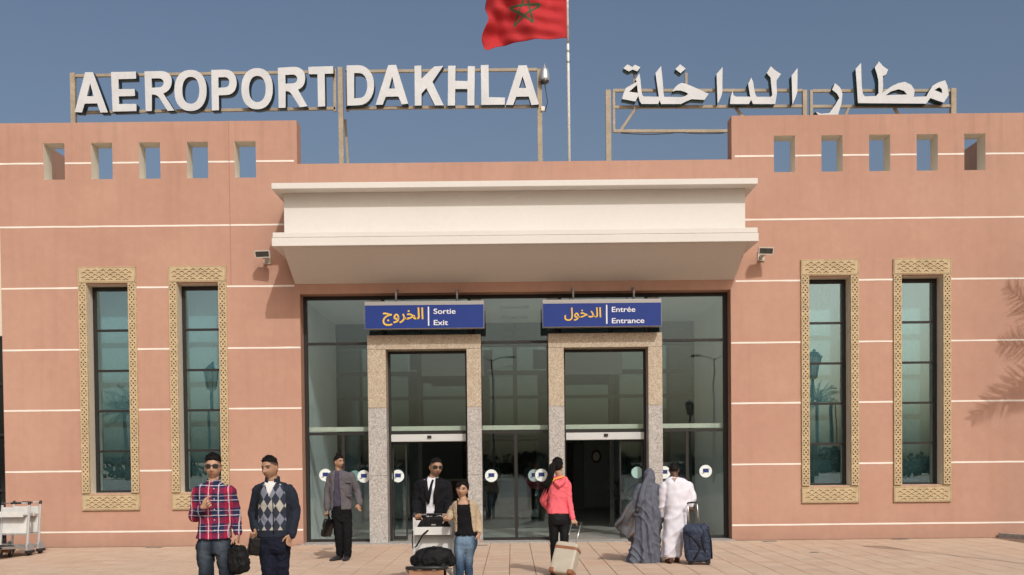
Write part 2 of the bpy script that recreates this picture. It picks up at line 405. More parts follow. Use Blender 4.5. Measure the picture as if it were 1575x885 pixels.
# ---- windows
HY = .04
def rect(x0, x1, z0, z1): return [(x0, z0), (x1, z0), (x1, z1), (x0, z1)]
def chev(cx, cz, w, h):
    return [(cx-w, cz-h*.45), (cx-w*.45, cz+h*.15), (cx, cz+h), (cx+w*.45, cz+h*.15), (cx+w, cz-h*.45), (cx+w*.5, cz-h*.75), (cx, cz+h*.05), (cx-w*.5, cz-h*.75)]
def panel_holes(z0, z1):
    out = []; rows = 5; dz = (z1-z0-.05)/rows
    for r in range(rows):
        cz = z0+.025+dz*(r+.5); off = 0 if r % 2 else .5
        n = 7 if r % 2 else 6
        for k in range(n):
            cx = .575+(k-(n-1)/2)*.151
            wd = .058 if abs(cx-.575) > .02 else .034
            out.append(chev(cx, cz, wd, .021))
    return out
def dia(cx, cz, w, h, a=0):
    p = [(w, 0), (0, h), (-w, 0), (0, -h)]; c, s = math.cos(a), math.sin(a)
    return [(cx+x*c-z*s, cz+x*s+z*c) for x, z in p]
def jamb_holes(z0, z1):
    out = []; P = .185; n = int((z1-z0-.06)/P); st = (z1-z0)/n
    for k in range(n):
        c = z0+st*(k+.5)
        out += [dia(.0825, c, .020, .030), dia(.044, c+.046, .026, .016, R(35)), dia(.121, c+.046, .026, .016, R(-35)),
                dia(.044, c-.046, .026, .016, R(-35)), dia(.121, c-.046, .026, .016, R(35)), dia(.0825, c+.0925, .026, .018), dia(.029, c, .010, .018), dia(.136, c, .010, .018)]
    return out
SM = [M['sand'], M['sand']]
hd_me = poly_mesh('surround_panel', [rect(.02, 1.13, 5.262, 5.540)]+panel_holes(5.262, 5.540), HY, -.042, SM)
sl_me = poly_mesh('surround_panel', [rect(.02, 1.13, .735, 1.012)]+panel_holes(.735, 1.012), HY, -.042, SM)
jb_me = poly_mesh('surround_jamb', [rect(.006, .159, 1.064, 5.236)]+jamb_holes(1.064, 5.236), .044, -.046, SM)
bk = MB(); bk.box(0, 1.15, -.012, .0, 5.24, 5.56); bk.box(0, 1.15, -.012, 0, .715, 1.032); bk.box(0, .165, -.008, 0, 1.032, 5.24); bk.box(.985, 1.15, -.008, 0, 1.032, 5.24)
for z0, z1 in ((5.242, 5.558), (.717, 1.030)):
    bk.box(0, 1.15, -.040, -.012, z0, z0+.013); bk.box(0, 1.15, -.040, -.012, z1-.013, z1); bk.box(0, .013, -.040, -.012, z0+.013, z1-.013); bk.box(1.137, 1.15, -.040, -.012, z0+.013, z1-.013)
bk_me = bk.mesh('surround_back', M['sand'])
GY = .30
def five(z0, z1, n): return [z0+(z1-z0)*k/n for k in range(n+1)]
fr = MB(); zz = five(1.085, 5.15, 5)
fr.box(.165, .225, GY-.03, GY+.05, 1.065, 5.205); fr.box(.925, .985, GY-.03, GY+.05, 1.065, 5.205); fr.box(.225, .925, GY-.03, GY+.05, 5.13, 5.205); fr.box(.225, .925, GY-.03, GY+.05, 1.065, 1.105)
fr_me = fr.mesh('frame', M['black'])
tr = MB(); tr.box(.225, .925, GY-.025, GY+.045, -.022, .022); tr_me = tr.mesh('transom', M['black'])
ph = (5.15-1.085)/5
pn = MB(); pn.box(.222, .928, GY+.004, GY+.012, .0, ph-.036); pn_me = pn.mesh('pane', M['winglass'])
cv = []
for k in range(49):
    x = .20+.75*k/48; y = GY+.30+.0015*math.sin(k*.8); cv.append([(x, y, 1.0), (x, y+.006, 1.0), (x, y+.006, 5.3), (x, y, 5.3)])
cur_me = MB().rings(cv).mesh('curtain', M['curtain'], True)
bx = MB(); bx.box(.05, 1.10, GY+.62, GY+.66, .9, 5.4); bx.box(.05, .09, GY+.09, GY+.62, .9, 5.4); bx.box(1.06, 1.10, GY+.09, GY+.62, .9, 5.4); bx.box(.09, 1.06, GY+.09, GY+.62, .88, .92); bx.box(.09, 1.06, GY+.09, GY+.62, 5.38, 5.42)
bx_me = bx.mesh('window_recess', M['inwall'])
names = ['far left', 'left', 'right', 'far right']
for x in WIN:
    f = link('window', fr_me, B, (x, 0, 0))
    for k in range(1, 5): link('transom', tr_me, f, (0, 0, zz[k]))
    for k in range(5): link('pane', pn_me, f, (0, 0, zz[k]+.018), (random.gauss(0, .0022), 0, random.gauss(0, .003)))
    link('curtain', cur_me, f); link('window_recess', bx_me, f)
    link('surround_back', bk_me, f); link('surround_panel', hd_me, f); link('surround_panel', sl_me, f)
    link('surround_jamb', jb_me, f); link('surround_jamb', jb_me, f, (.985, 0, 0))
# ---- entrance: portals of granite slabs
def portal(x0, x1, i0, i1):
    p = MB(); y0, y1 = -.05, .33
    root = None
    def slab(name, ax, bx_, z0, z1, m, par, dy=0):
        return box(name, ax, bx_, y0+dy, y1, z0, z1, m, par, bevel=.006)
    root = slab('door_portal', x0, x1, 3.862, 4.145, M['granite_beige'], B)
    for ax, bx_ in ((x0, i0), (i1, x1)):
        slab('granite_slab', ax, bx_, 2.703, 3.858, M['granite_beige'], root); slab('granite_slab', ax, bx_, 1.352, 2.699, M['granite_grey'], root, .003); slab('granite_slab', ax, bx_, 0.0, 1.348, M['granite_grey'], root, .003)
portal(-2.852, -.595, -2.487, -.878); portal(.750, 3.016, 1.058, 2.735)
box('threshold', OPX0+.002, OPX1-.002, -.30, .30, -.04, .012, M['granite_grey'], B)
# ---- entrance glazing
EY = .36
gf = MB()
gf.box(OPX0+.002, OPX0+.07, EY-.04, EY+.06, .012, OPZ-.002); gf.box(OPX1-.085, OPX1-.002, EY-.04, EY+.06, .012, OPZ-.002)
gf.box(OPX0+.07, OPX1-.085, EY-.04, EY+.06, OPZ-.07, OPZ-.002)
GF = gf.build('entrance_glazing', M['black'], B)
for a, b in ((OPX0+.07, -2.855), (-.592, .747), (3.02, OPX1-.085)):
    box('bottom_rail', a, b, EY-.04, EY+.06, .013, .065, M['black'], GF)
def mull(x0, x1, z0, z1, y=EY): box('mullion', x0, x1, y-.035, y+.055, z0, z1, M['black'], GF)
def pane(x0, x1, z0, z1, y=EY): return box('pane', x0, x1, y-.004, y+.006, z0, z1, M['glass'], GF)
ZT, ZB0, ZB1, ZD = 4.03, 2.255, 2.345, 2.18
X = [OPX0+.07, -2.575, -.83, 1.002, 2.754, OPX1-.085]
for x in X[1:5]: mull(x-.03, x+.03, 4.148, OPZ-.072)
for k in range(5):
    a, b = X[k]+(.032 if k else 0), X[k+1]-(.032 if k < 4 else 0)
    if k in (1, 3):
        pane(a, b, 4.148, OPZ-.07)
        i0, i1 = ((-2.487, -.878) if k == 1 else (1.058, 2.735))
        mull(i0+.001, i0+.045, .012, 3.86); mull(i1-.045, i1-.001, .012, 3.86); mull(i0+.046, i1-.046, 3.81, 3.86)
        pane(i0+.045, i1-.045, ZD+.06, 3.81); mull(i0+.046, i1-.046, ZD, ZD+.058)
        box('beam', i0+.046, i1-.046, EY+.07, EY+.16, ZB0, ZB1, M['cream'], GF)
        dh = box('door_operator', i0+.046, i1-.046, EY-.06, EY+.14, 2.03, ZD-.002, M['grey_paint'], GF, .01)
        box('sensor', (i0+i1)/2-.02, (i0+i1)/2+.06, EY-.09, EY-.06, 2.10, 2.15, M['black'], dh)
    else:
        a2, b2 = (a, -2.857) if k == 0 else ((-.59, .745) if k == 2 else (3.022, b))
        mull(a2, b2, ZT-.025, ZT+.025); pane(a2, b2, ZT+.025, OPZ-.07); pane(a2, b2, ZD+.055, ZT-.025)
        mull(a2, b2, ZD, ZD+.055); box('beam', a2, b2, EY+.07, EY+.16, ZB0, ZB1, M['cream'], GF)
        xm = (-3.417, .085, 3.563)[k//2]
        mull(xm-.03, xm+.03, .066, ZD-.002)
        pane(a2, xm-.031, .066, ZD); pane(xm+.031, b2, .066, ZD)
# sliding leaves
def leaf(x0, x1):
    y = EY+.10
    f = MB(); f.box(x0, x0+.03, y-.02, y+.02, .03, 2.02); f.box(x1-.03, x1, y-.02, y+.02, .03, 2.02); f.box(x0+.03, x1-.03, y-.02, y+.02, 1.98, 2.02); f.box(x0+.03, x1-.03, y-.02, y+.02, .03, .11)
    o = f.build('sliding_door', M['black'], B)
    box('pane', x0+.028, x1-.028, y-.004, y+.004, .10, 1.99, M['glass'], o); return o
leaf(-2.435, -2.14); leaf(2.20, 2.685)
# stickers: a pale disc with a blue pictogram
dc = [(.128*math.cos(2*math.pi*k/28), .128*math.sin(2*math.pi*k/28)) for k in range(28)]
disc_w = poly_mesh('sticker', [dc], .002, -.001, [M['sticker_white']]); disc_t = poly_mesh('sticker', [[(x*.92, z*.92) for x, z in dc]], .002, -.001, [M['sticker_teal']])
pic = poly_mesh('pictogram', [[(-.058, -.028), (.062, -.028), (.062, .052), (-.058, .052)], [(-.085, -.045), (-.03, -.045), (-.03, -.034), (-.085, -.034)], [(.068, .03), (.085, .05), (.08, .055), (.064, .036)]], .001, -.0025, [M['sticker_blue']])
for x, z, kind, y in ((-3.79, 1.371, 1, EY-.006), (-3.012, 1.337, 1, EY-.006), (-2.33, 1.335, 1, EY+.094), (-.42, 1.323, 1, EY-.006), (.465, 1.314, 1, EY+.40), (.60, 1.325, 1, EY-.006),
                      (2.56, 1.357, 0, EY+.094), (3.10, 1.353, 1, EY-.006), (3.942, 1.37, 1, EY-.006), (-3.25, 1.34, 0, EY+.4)):
    s = link('sticker', disc_w if kind else disc_t, GF, (x, y, z))
    if kind: link('pictogram', pic, s, (0, 0, 0))
# ---- lobby behind the glass
VB = 4.2
box('lobby_floor', OPX0-.3, OPX1+.3, .31, VB+9.5, -.06, .006, M['infloor'], B)
box('lobby_ceiling', OPX0-.3, OPX1+.3, WT+.005, VB, 4.93, 5.05, M['inwall'], B)
box('lobby_wall', OPX0-.3, OPX0-.002, WT+.005, VB, .006, 4.93, M['inwall'], B); box('lobby_wall', OPX1+.002, OPX1+.3, WT+.005, VB, .006, 4.93, M['inwall'], B)
pf = MB(); px = [OPX0, -3.0, -2.2, -.9, .1, 1.1, 2.4, 3.3, OPX1]
for x in px: pf.box(x-.05, x+.05, VB, VB+.1, .006, 4.93)
for i in range(len(px)-1):
    for z in (2.35, 3.15, 3.75, 4.4): pf.box(px[i]+.05, px[i+1]-.05, VB+.005, VB+.095, z-.04, z+.04)
PF = pf.build('inner_partition', M['black'], B)
for i in range(len(px)-1):
    zs2 = [2.39, 3.11, 3.19, 3.71, 3.79, 4.36, 4.44, 4.93]
    for q in range(4): box('pane', px[i]+.05, px[i+1]-.05, VB+.04, VB+.048, zs2[2*q], zs2[2*q+1], M['glass'], PF)
    if i not in (2, 5): box('pane', px[i]+.05, px[i+1]-.05, VB+.04, VB+.048, .02, 2.31, M['glass'], PF)
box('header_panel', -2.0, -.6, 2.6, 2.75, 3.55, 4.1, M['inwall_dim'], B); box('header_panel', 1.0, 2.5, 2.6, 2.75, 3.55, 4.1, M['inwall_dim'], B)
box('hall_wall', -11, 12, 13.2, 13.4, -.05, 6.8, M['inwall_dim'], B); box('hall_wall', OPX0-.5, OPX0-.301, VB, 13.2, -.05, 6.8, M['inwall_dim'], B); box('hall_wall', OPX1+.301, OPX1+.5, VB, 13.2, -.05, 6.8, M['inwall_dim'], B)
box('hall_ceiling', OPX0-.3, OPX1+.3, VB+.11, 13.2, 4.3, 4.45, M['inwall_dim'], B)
box('hall_door', 1.2, 2.0, 13.1, 13.19, 0.01, 2.2, M['dark_wood'], B); box('hall_panel', 2.35, 3.7, 13.08, 13.19, .1, 2.5, mat('hall_grey_paint', (.34, .34, .33), .9), B)
for x in (-1.6, -.3): box('hall_door', x, x+1.1, 13.1, 13.19, .01, 2.3, M['dark_wood'], B)

# ---- things standing in the lobby
cl = thing('wall_clock', 'dark oval clock on the pale wall deep inside the entrance', 'clock', (2.75, 13.05, 1.75))
MB().rings([[(.16*math.cos(2*math.pi*k/24)*q, y, .21*math.sin(2*math.pi*k/24)*q) for k in range(24)] for y, q in ((.03, 1), (-.02, 1), (-.03, .9))]).build('case', M['dark_wood'], cl)
MB().rings([[(.11*math.cos(2*math.pi*k/24), y, .15*math.sin(2*math.pi*k/24)) for k in range(24)] for y in (-.031, -.034)]).build('dial', M['cream'], cl)
ct = thing('reception_counter', 'dark wooden counter deep inside the exit doorway', 'counter', (-1.2, 10.5, 0))
box('front', -1.3, 1.3, -.35, .35, .01, 1.05, M['dark_wood'], ct, .01); box('worktop', -1.36, 1.36, -.42, .4, 1.05, 1.10, M['granite_beige'], ct, .01)
pp = thing('potted_plant', 'leafy plant in a dark pot inside the entrance doorway', 'plant', (3.25, 9.6, .006))
MB().lathe([(.15, 0), (.22, .06), (.26, .42), (.24, .45), (.20, .42)], n=18).build('pot', M['dark_wood'], pp, smooth=True)
lf = MB(); rr_ = random.Random(4)
for k in range(70):
    a_ = rr_.uniform(0, 6.283); e_ = rr_.uniform(.3, 1.4); l_ = rr_.uniform(.5, 1.05); d_ = Vector((math.cos(a_)*math.cos(e_), math.sin(a_)*math.cos(e_), math.sin(e_))); s_ = d_.cross(Vector((0, 0, 1))).normalized()*.05; c_ = Vector((0, 0, .4))
    lf.add([c_, c_+d_*l_*.6+s_, c_+d_*l_+Vector((0, 0, -.2*l_)), c_+d_*l_*.6-s_], [(0, 1, 2, 3)])
lf.build('foliage', mat('house_plant_leaf', (.05, .09, .04), .5), pp)
for i, (x, y) in enumerate(((-2.6, 1.6), (.1, 1.6), (2.8, 1.6), (-2.6, 3.1), (.1, 3.1), (2.8, 3.1))):
    box('ceiling_fitting', x-.3, x+.3, y-.08, y+.08, 4.89, 4.929, M['grey_paint'], B, .01)
# ---- drain slots let into the paving by the wall
for i, (x, y, w_, lab) in enumerate(((-3.46, -1.35, .22, 'small dark drain slot in the tiles near the grey jacket'), (-.62, -.85, .30, 'dark drain slot at the foot of the middle granite post'), (5.0, -.62, .30, 'dark drain slot at the foot of the salmon wall beside the entrance'), (5.15, -3.1, .16, 'small dark drain cover out on the tiles beyond the navy case'), (7.6, -.45, .34, 'dark drain slot below the farther slim window'), (-7.0, -.55, .34, 'dark drain slot below the pair of slim windows'))):
    d_ = thing('floor_drain', lab, 'drain', (x, y, .0), 0, 'drains in the paving'); box('rim', -w_/2, w_/2, -.06, .06, .0005, .006, M['alu'], d_); 
    for q in range(5): box('slot', -w_/2+.02, w_/2-.02, -.048+q*.022, -.036+q*.022, .006, .0075, M['black'], d_)
# ------------------------------------------------------------------ rooftop lettering
M['lface'] = mat('white_letter_face', (.585, .60, .61), .55, .06, 2.5, var2=.03)
M['lside'] = mat('dark_blue_letter_return', (.012, .03, .045), .5)
M['lside2'] = mat('dark_green_letter_return', (.010, .045, .048), .5)
M['steel'] = mat('beige_painted_steel', (.36, .30, .22), .6, .12, 3, var2=.1)
LY, LD = .90, .20
def trace(pts, k, ox, oy, Y=LY):
    return [(lambda q: (q.x, q.z))(at(ox+x/k, oy+y/k, Y)) for x, y in pts]
def ringp(cx, cy, rx, ry, n=30, sq=2.25):
    o = []
    for i in range(n):
        t = 2*math.pi*i/n; c, s = math.cos(t), math.sin(t)
        o.append((cx+rx*math.copysign(abs(c)**(2/sq), c), cy+ry*math.copysign(abs(s)**(2/sq), s)))
    return o
T4 = (6.848, 100, 95); T5 = (5.204, 310, 90); T6 = (4.773, 520, 90); A1 = (6.324, 930, 80); A2 = (6.324, 1090, 80); A3 = (6.3, 1230, 80)
def Rr(x, y, sx, sy, g):   # outline of an R from its corner list
    return g
LAT = [
 ('A', T4, [[(105, 532), (215, 112), (298, 112), (455, 535), (375, 537), (342, 440), (210, 443), (183, 536)], [(268, 228), (305, 365), (234, 365)]]),
 ('E', T4, [[(487, 110), (750, 105), (752, 180), (566, 185), (568, 290), (738, 288), (740, 362), (570, 366), (572, 447), (755, 445), (756, 521), (505, 527)]]),
 ('R', T4, [[(840, 103)]+bez((1000, 99), (1085, 98), (1128, 140), (1128, 205))+bez((1128, 205), (1128, 265), (1100, 315), (1038, 336), 5)[1:]+[(1155, 515), (1085, 520)]+bez((1000, 385), (975, 350), (950, 345), (918, 347), 4)+[(918, 520), (853, 523)],
            [(915, 178)]+bez((990, 176), (1055, 176), (1062, 250), (1005, 272), 6)+[(918, 275)]]),
 ('O', T4, [ringp(1325, 304, 170, 217), ringp(1328, 302, 90, 142)]),
 ('P', T5, [[(80, 93)]+bez((195, 90), (305, 88), (320, 293), (200, 294), 12)+[(140, 296), (142, 415), (85, 418)], [(137, 152)]+bez((190, 150), (238, 150), (238, 234), (190, 233), 7)+[(137, 235)]]),
 ('O', T5, [ringp(447, 243, 126, 165), ringp(449, 245, 67, 105)]),
 ('R', T5, [[(613, 76)]+bez((735, 68), (800, 66), (832, 100), (832, 155))+bez((832, 155), (832, 205), (815, 235), (775, 250), 5)[1:]+[(850, 383), (790, 392)]+bez((725, 290), (708, 265), (695, 262), (675, 262), 4)+[(675, 395), (620, 398)],
            [(673, 133)]+bez((735, 130), (780, 130), (780, 200), (735, 200), 7)+[(674, 203)]]),
 ('T', T5, [[(857, 68), (1056, 62), (1058, 122), (988, 124), (992, 383), (935, 387), (930, 127), (860, 127)]]),
 ('D', T6, [[(65, 52)]+bez((150, 50), (305, 52), (308, 343), (150, 345), 14)+[(70, 347)], [(120, 108)]+bez((160, 108), (236, 112), (236, 290), (160, 292), 10)+[(120, 293)]]),
 ('A', T6, [[(278, 342), (370, 50), (428, 48), (517, 333), (470, 338), (445, 280), (352, 282), (330, 340)], [(399, 133), (422, 222), (376, 222)]]),
 ('K', T6, [[(563, 55), (614, 53), (615, 150), (708, 60), (775, 55), (695, 172), (778, 345), (714, 346), (650, 218), (615, 258), (615, 346), (566, 347)]]),
 ('H', T6, [[(810, 55), (865, 53), (863, 165), (953, 167), (955, 57), (1007, 58), (1003, 345), (952, 346), (952, 225), (862, 225), (862, 346), (808, 347)]]),
 ('L', T6, [[(1050, 50), (1107, 48), (1110, 285), (1228, 288), (1226, 340), (1055, 342)]]),
 ('A', T6, [[(1235, 342), (1327, 52), (1387, 50), (1477, 338), (1422, 343), (1402, 280), (1310, 282), (1288, 342)], [(1357, 130), (1383, 218), (1330, 218)]]),
]
ARA = [
 (A1, [[(185, 160), (225, 122), (272, 148), (298, 125), (352, 150), (322, 190), (275, 172), (237, 190)]]),
 (A1, [[(172, 458), (188, 400), (210, 352), (318, 290), (302, 272), (340, 208), (350, 260), (360, 370), (368, 415), (382, 434), (530, 436), (498, 207), (552, 138), (568, 290), (575, 390), (583, 437), (755, 440), (790, 428), (818, 409), (790, 392), (740, 376), (700, 376), (662, 386), (680, 355), (712, 322), (748, 303), (790, 309), (900, 355), (1015, 408), (975, 468), (850, 460), (800, 480), (745, 507), (552, 508), (537, 468), (525, 507), (362, 507), (345, 480), (330, 430), (302, 483)],
       [(318, 320), (326, 400), (240, 388)]]),
 (A1, [[(690, 168), (738, 122), (792, 163), (742, 208)]]),
 (A1, [[(1092, 215), (1150, 150), (1148, 390), (1135, 440), (1102, 505)]]),
 (A2, [[(210, 500), (218, 430), (235, 380), (245, 420), (268, 435), (408, 437), (387, 310), (417, 250), (435, 290), (450, 380), (460, 420), (475, 437), (610, 437), (622, 420), (605, 250), (568, 207), (607, 140), (650, 180), (707, 215), (665, 275), (662, 300), (668, 400), (650, 508), (435, 508), (415, 465), (395, 508), (212, 508)]]),
 (A2, [[(810, 230), (868, 157), (866, 390), (850, 440), (818, 513)]]),
 (A3, [[(318, 368), (345, 303), (395, 345), (418, 405), (410, 490), (375, 610), (330, 650), (260, 650), (190, 615), (155, 580), (215, 600), (290, 592), (350, 510), (387, 445), (365, 405)]]),
 (A3, [[(568, 497), (555, 300), (545, 165), (598, 108), (603, 300), (610, 380), (618, 412), (635, 432), (745, 428), (768, 400), (765, 270), (750, 210), (730, 150), (772, 93), (812, 140), (860, 172), (840, 220), (808, 235), (812, 330), (805, 395), (900, 330), (960, 303), (1020, 290), (1085, 320), (1118, 375), (1108, 435), (1232, 432), (1255, 385), (1290, 330), (1350, 295), (1413, 275), (1435, 330), (1448, 415), (1400, 492), (1330, 470), (1270, 447), (1228, 502)],
       [(838, 421), (885, 385), (960, 362), (1015, 378), (1043, 413), (1000, 415), (900, 418)], [(1308, 370), (1355, 343), (1380, 360), (1385, 400)]]),
]
S1 = thing('rooftop_sign', 'white Latin letters reading AEROPORT DAKHLA on beige steel rooftop frame', 'sign', (0, 0, 0))
S2 = thing('rooftop_sign', 'white Arabic lettering with dark green sides on beige steel rooftop frame', 'sign', (0, 0, 0))
for nm, tr_, pl in LAT:
    link('letter', poly_mesh('letter', [trace(p, *tr_) for p in pl], LD, LY, [M['lface'], M['lside']]), S1)
for tr_, pl in ARA:
    link('letter', poly_mesh('letter', [trace(p, *tr_) for p in pl], LD+.02, LY, [M['lface'], M['lside2']]), S2)
RY = 1.10
def sbar(S, nm, x0, z0, x1, z1, w=.06, y=RY): MB().bar((x0, y, z0), (x1, y, z1), w, w).build(nm, M['steel'], S, bevel=.004)
for a, b in ((-9.04, -3.6), (-3.38, .62)):
    for z in (9.745, 8.985): sbar(S1, 'rail', a, z+(.0 if a < -5 else .03), b, z+.03 if a < -5 else z+.03)
for x, z0, z1 in ((-9.07, 8.42, 9.80), (-3.61, 8.95, 9.83), (-3.35, 8.95, 9.83), (.66, 7.0, 9.78), (-3.49, 7.0, 9.86)):
    w_ = .10 if x in (-9.07, .66, -3.49) else .06
    sbar(S1, 'post', x, z0, x, z1, w_)
sbar(S1, 'brace', -3.36, 7.02, -3.46, 8.9, .05, RY+.35)
sbar(S2, 'rail', 2.19, 9.325, 6.14, 9.285); sbar(S2, 'rail', 2.19, 8.98, 6.14, 8.96); sbar(S2, 'rail', 6.36, 9.275, 9.25, 9.25); sbar(S2, 'rail', 6.36, 8.95, 9.25, 8.93)
sbar(S2, 'rail', 2.19, 8.485, 4.9, 8.46)
for x, w_, z0 in ((2.09, .11, 7.0), (2.21, .05, 8.45), (6.19, .09, 7.0), (6.33, .06, 7.0), (9.29, .11, 7.0), (7.30, .05, 8.95)): sbar(S2, 'post', x, z0, x, 9.33 if x < 6 else 9.29, w_)
for (a, b, c, d) in ((2.35, 8.5, 2.68, 8.97), (4.75, 8.94, 5.15, 8.45), (6.9, 8.45, 7.12, 8.93), (8.05, 8.93, 8.35, 8.45), (7.31, 8.96, 7.31, 9.25)): sbar(S2, 'brace', a, b, c, d, .055)
cb = [(2.35+k*.24, RY-.02, 8.44-.035*abs(math.sin(k*.62))) for k in range(10)]
MB().tube(cb, .009, 6).build('cable', M['black'], S2, smooth=True)
for p in ((2.6, 9.62), ): MB().bar((2.63, RY-.06, 9.3), (2.63, RY-.06, 9.68), .035, .035).build('dot_bracket', M['steel'], S2)
MB().bar((3.72, RY-.03, 9.3), (3.72, RY-.03, 9.66), .05, .05).build('dot_bracket', M['steel'], S2)
# ---- dome camera
cc = thing('surveillance_camera', 'silver dome security camera on post beside last letter of the rooftop sign', 'camera', (.765, .99, 9.5))
MB().lathe([(.0, .36), (.018, .355), (.02, .30), (.035, .285), (.075, .24), (.098, .16), (.105, .08), (.112, .06), (.112, .02), (.10, .0)], n=20).build('housing', mat('silver_housing', (.55, .56, .56), .35, metal=.7), cc, smooth=True)
MB().lathe([(.092, .005), (.085, -.03), (.055, -.06), (.015, -.072), (.0, -.074)], n=20).build('dome', mat('smoked_dome', (.05, .045, .05), .12, spec=.6), cc, smooth=True)
MB().bar((-.03, .06, .12), (-.09, .11, .12), .03, .04).build('bracket', M['alu'], cc)
MB().tube([(-.02, .08, .1), (.03, .06, -.2), (.06, .05, -.42), (.0, .06, -.62)], .008, 6).build('cable', M['black'], cc, smooth=True)
box('junction_box', -.08, .0, .02, .09, -.60, -.51, M['cream'], cc, .006)
# ---- flag and pole
fp = thing('flagpole', 'white painted metal flagpole behind the centre parapet', 'flagpole', (1.30, 1.6, 7.0))
MB().tube([(0, 0, 0), (-.005, 0, 2.9), (-.008, 0, 3.5)], [.034, .030, .028], 12).build('pole', mat('white_pole_paint', (.70, .69, .66), .5, .1, 4), fp, smooth=True)
MB().tube([(-.008, 0, 3.5), (-.01, 0, 4.9)], [.026, .022], 12).build('pole_top', mat('worn_pole_paint', (.55, .50, .46), .6, .3, 8), fp, smooth=True)
for z in (3.12, 3.35): MB().lathe([(.028, -.02), (.04, -.018), (.04, .018), (.028, .02)], (-.006, 0, z), 12).build('clamp', M['alu'], fp, smooth=True)
FW, FH = 1.80, 1.14
def flag_pt(s, t):
    e = s**.8
    y = .20*e*math.sin(7.2*s+2.4*t+.3)+.028*math.sin(26*(t+.30*s))*min(1, 6*s)*(1-.4*s)+.07*e*math.sin(13*s-4.5*t+1)+.05*s*math.sin(24*s+9*t)+.05*e*math.sin(9*t-6*s)
    y += .25*max(0, s-.75)*4*max(0, t-.55)*math.sin(9*t)
    x = -s*FW*(1-.0*t)+.05*e*math.sin(5*t+1)+.09*max(0, s-.7)*3.3*math.sin(2.4*t+.2)
    x += .055*max(0, (s-.6)/.4)*math.sin(11*t+2)
    z = FH*(1-t)-.06*s*s-.12*s*t+.025*math.sin(8*s+3*t)*e+.03*e*math.sin(15*s+2)*t
    return Vector((x, y, z))
fl = thing('flag', 'red flag with green five pointed star flying from white pole', 'flag', (1.28, 1.59, 10.63))
fm = MB(); NS, NT = 72, 46
fm.add([flag_pt(i/NS, j/NT) for j in range(NT+1) for i in range(NS+1)], [(j*(NS+1)+i, j*(NS+1)+i+1, (j+1)*(NS+1)+i+1, (j+1)*(NS+1)+i) for j in range(NT) for i in range(NS)])
fmat, g = newmat('red_flag_cloth', .75, .2); c = g.mix(g.mapr(g.noise(g.obj(), 30, 3), .3, .7, 0, 1), (.56, .04, .05), (.64, .055, .06)); g.L(c, g.b.inputs['Base Color'])
trn = g.new('ShaderNodeBsdfTranslucent'); trn.inputs[0].default_value = (.62, .03, .035, 1); mx = g.new('ShaderNodeMixShader'); mx.inputs[0].default_value = .35
g.L(g.b.outputs[0], mx.inputs[1]); g.L(trn.outputs[0], mx.inputs[2]); g.L(mx.outputs[0], g.n['Material Output'].inputs[0])
fo = fm.build('cloth', fmat, fl, smooth=True)
so_ = fo.modifiers.new('solid', 'SOLIDIFY'); so_.thickness = .004; so_.offset = 0
sm = MB(); cs, ct, rs = .50, .47, .30
star = [(cs+rs*math.sin(4*math.pi*k/5)*FH/FW*-1, ct-rs*math.cos(4*math.pi*k/5)) for k in range(5)]
def fnorm(s, t):
    a = flag_pt(s+.004, t)-flag_pt(s-.004, t); b = flag_pt(s, t+.004)-flag_pt(s, t-.004); return a.cross(b).normalized()
for k in range(5):
    a, b = star[k], star[(k+1) % 5]; du, dv = b[0]-a[0], b[1]-a[1]; l = math.hypot(du*FW, dv*FH); nx_, nv = -dv*FH/l/FW*.021, du*FW/l/FH*.021
    for side in (1, -1):
        vs = []
        for q in range(25):
            s, t = a[0]+du*q/24, a[1]+dv*q/24
            for e in (1, -1): vs.append(flag_pt(s+nx_*e, t+nv*e)+fnorm(s, t)*.005*side)
        sm.add(vs, [(2*q, 2*q+1, 2*q+3, 2*q+2) for q in range(24)])
sm.build('star', mat('green_star_print', (.045, .085, .04), .8), fl, smooth=True)
# ---- floodlights
def flood(x, y, z, yaw, lab):
    f = thing('floodlight', lab, 'floodlight', (x, 0, z), 0, 'floodlights beside the canopy')
    M_ = Matrix.Translation((0, y, 0)) @ Matrix.Rotation(yaw, 4, 'Z') @ Matrix.Rotation(R(18), 4, 'X')
    b_ = MB(); w0, h0 = .155, .072
    prof = [(-w0, 0, -h0), (w0, 0, -h0), (w0, 0, h0), (-w0, 0, h0)]; back = [(-w0*.72, .15, -h0*.6), (w0*.72, .15, -h0*.6), (w0*.72, .15, h0*.75), (-w0*.72, .15, h0*.75)]
    b_.rings([[M_ @ Vector(p) for p in prof], [M_ @ Vector((p[0]*1.0, .03, p[2]*1.0)) for p in prof], [M_ @ Vector(p) for p in back]])
    b_.build('housing', M['flood'], f, bevel=.008)
    rim = MB()
    for a_ in ((-w0, w0, -h0, -h0+.02), (-w0, w0, h0-.02, h0), (-w0, -w0+.02, -h0+.02, h0-.02), (w0-.02, w0, -h0+.02, h0-.02)):
        c0 = [(a_[0], -.012, a_[2]), (a_[1], -.012, a_[2]), (a_[1], -.012, a_[3]), (a_[0], -.012, a_[3])]
        rim.rings([[M_ @ Vector(p) for p in c0], [M_ @ Vector((p[0], -.0005, p[2])) for p in c0]])
    rim.build('rim', M['flood'], f)
    gl_ = MB(); c0 = [(-w0+.02, -.004, -h0+.02), (w0-.02, -.004, -h0+.02), (w0-.02, -.004, h0-.02), (-w0+.02, -.004, h0-.02)]
    gl_.rings([[M_ @ Vector(p) for p in c0], [M_ @ Vector((p[0], -.0008, p[2])) for p in c0]]); gl_.build('lens', M['floodlens'], f)
    MB().bar((0, -.002, -.03), (0, y+.12, -.03), .06, .05).build('arm', M['flood'], f)
    box('wall_plate', -.07, .07, -.03, -.002, -.12, .06, M['flood'], f, .004)
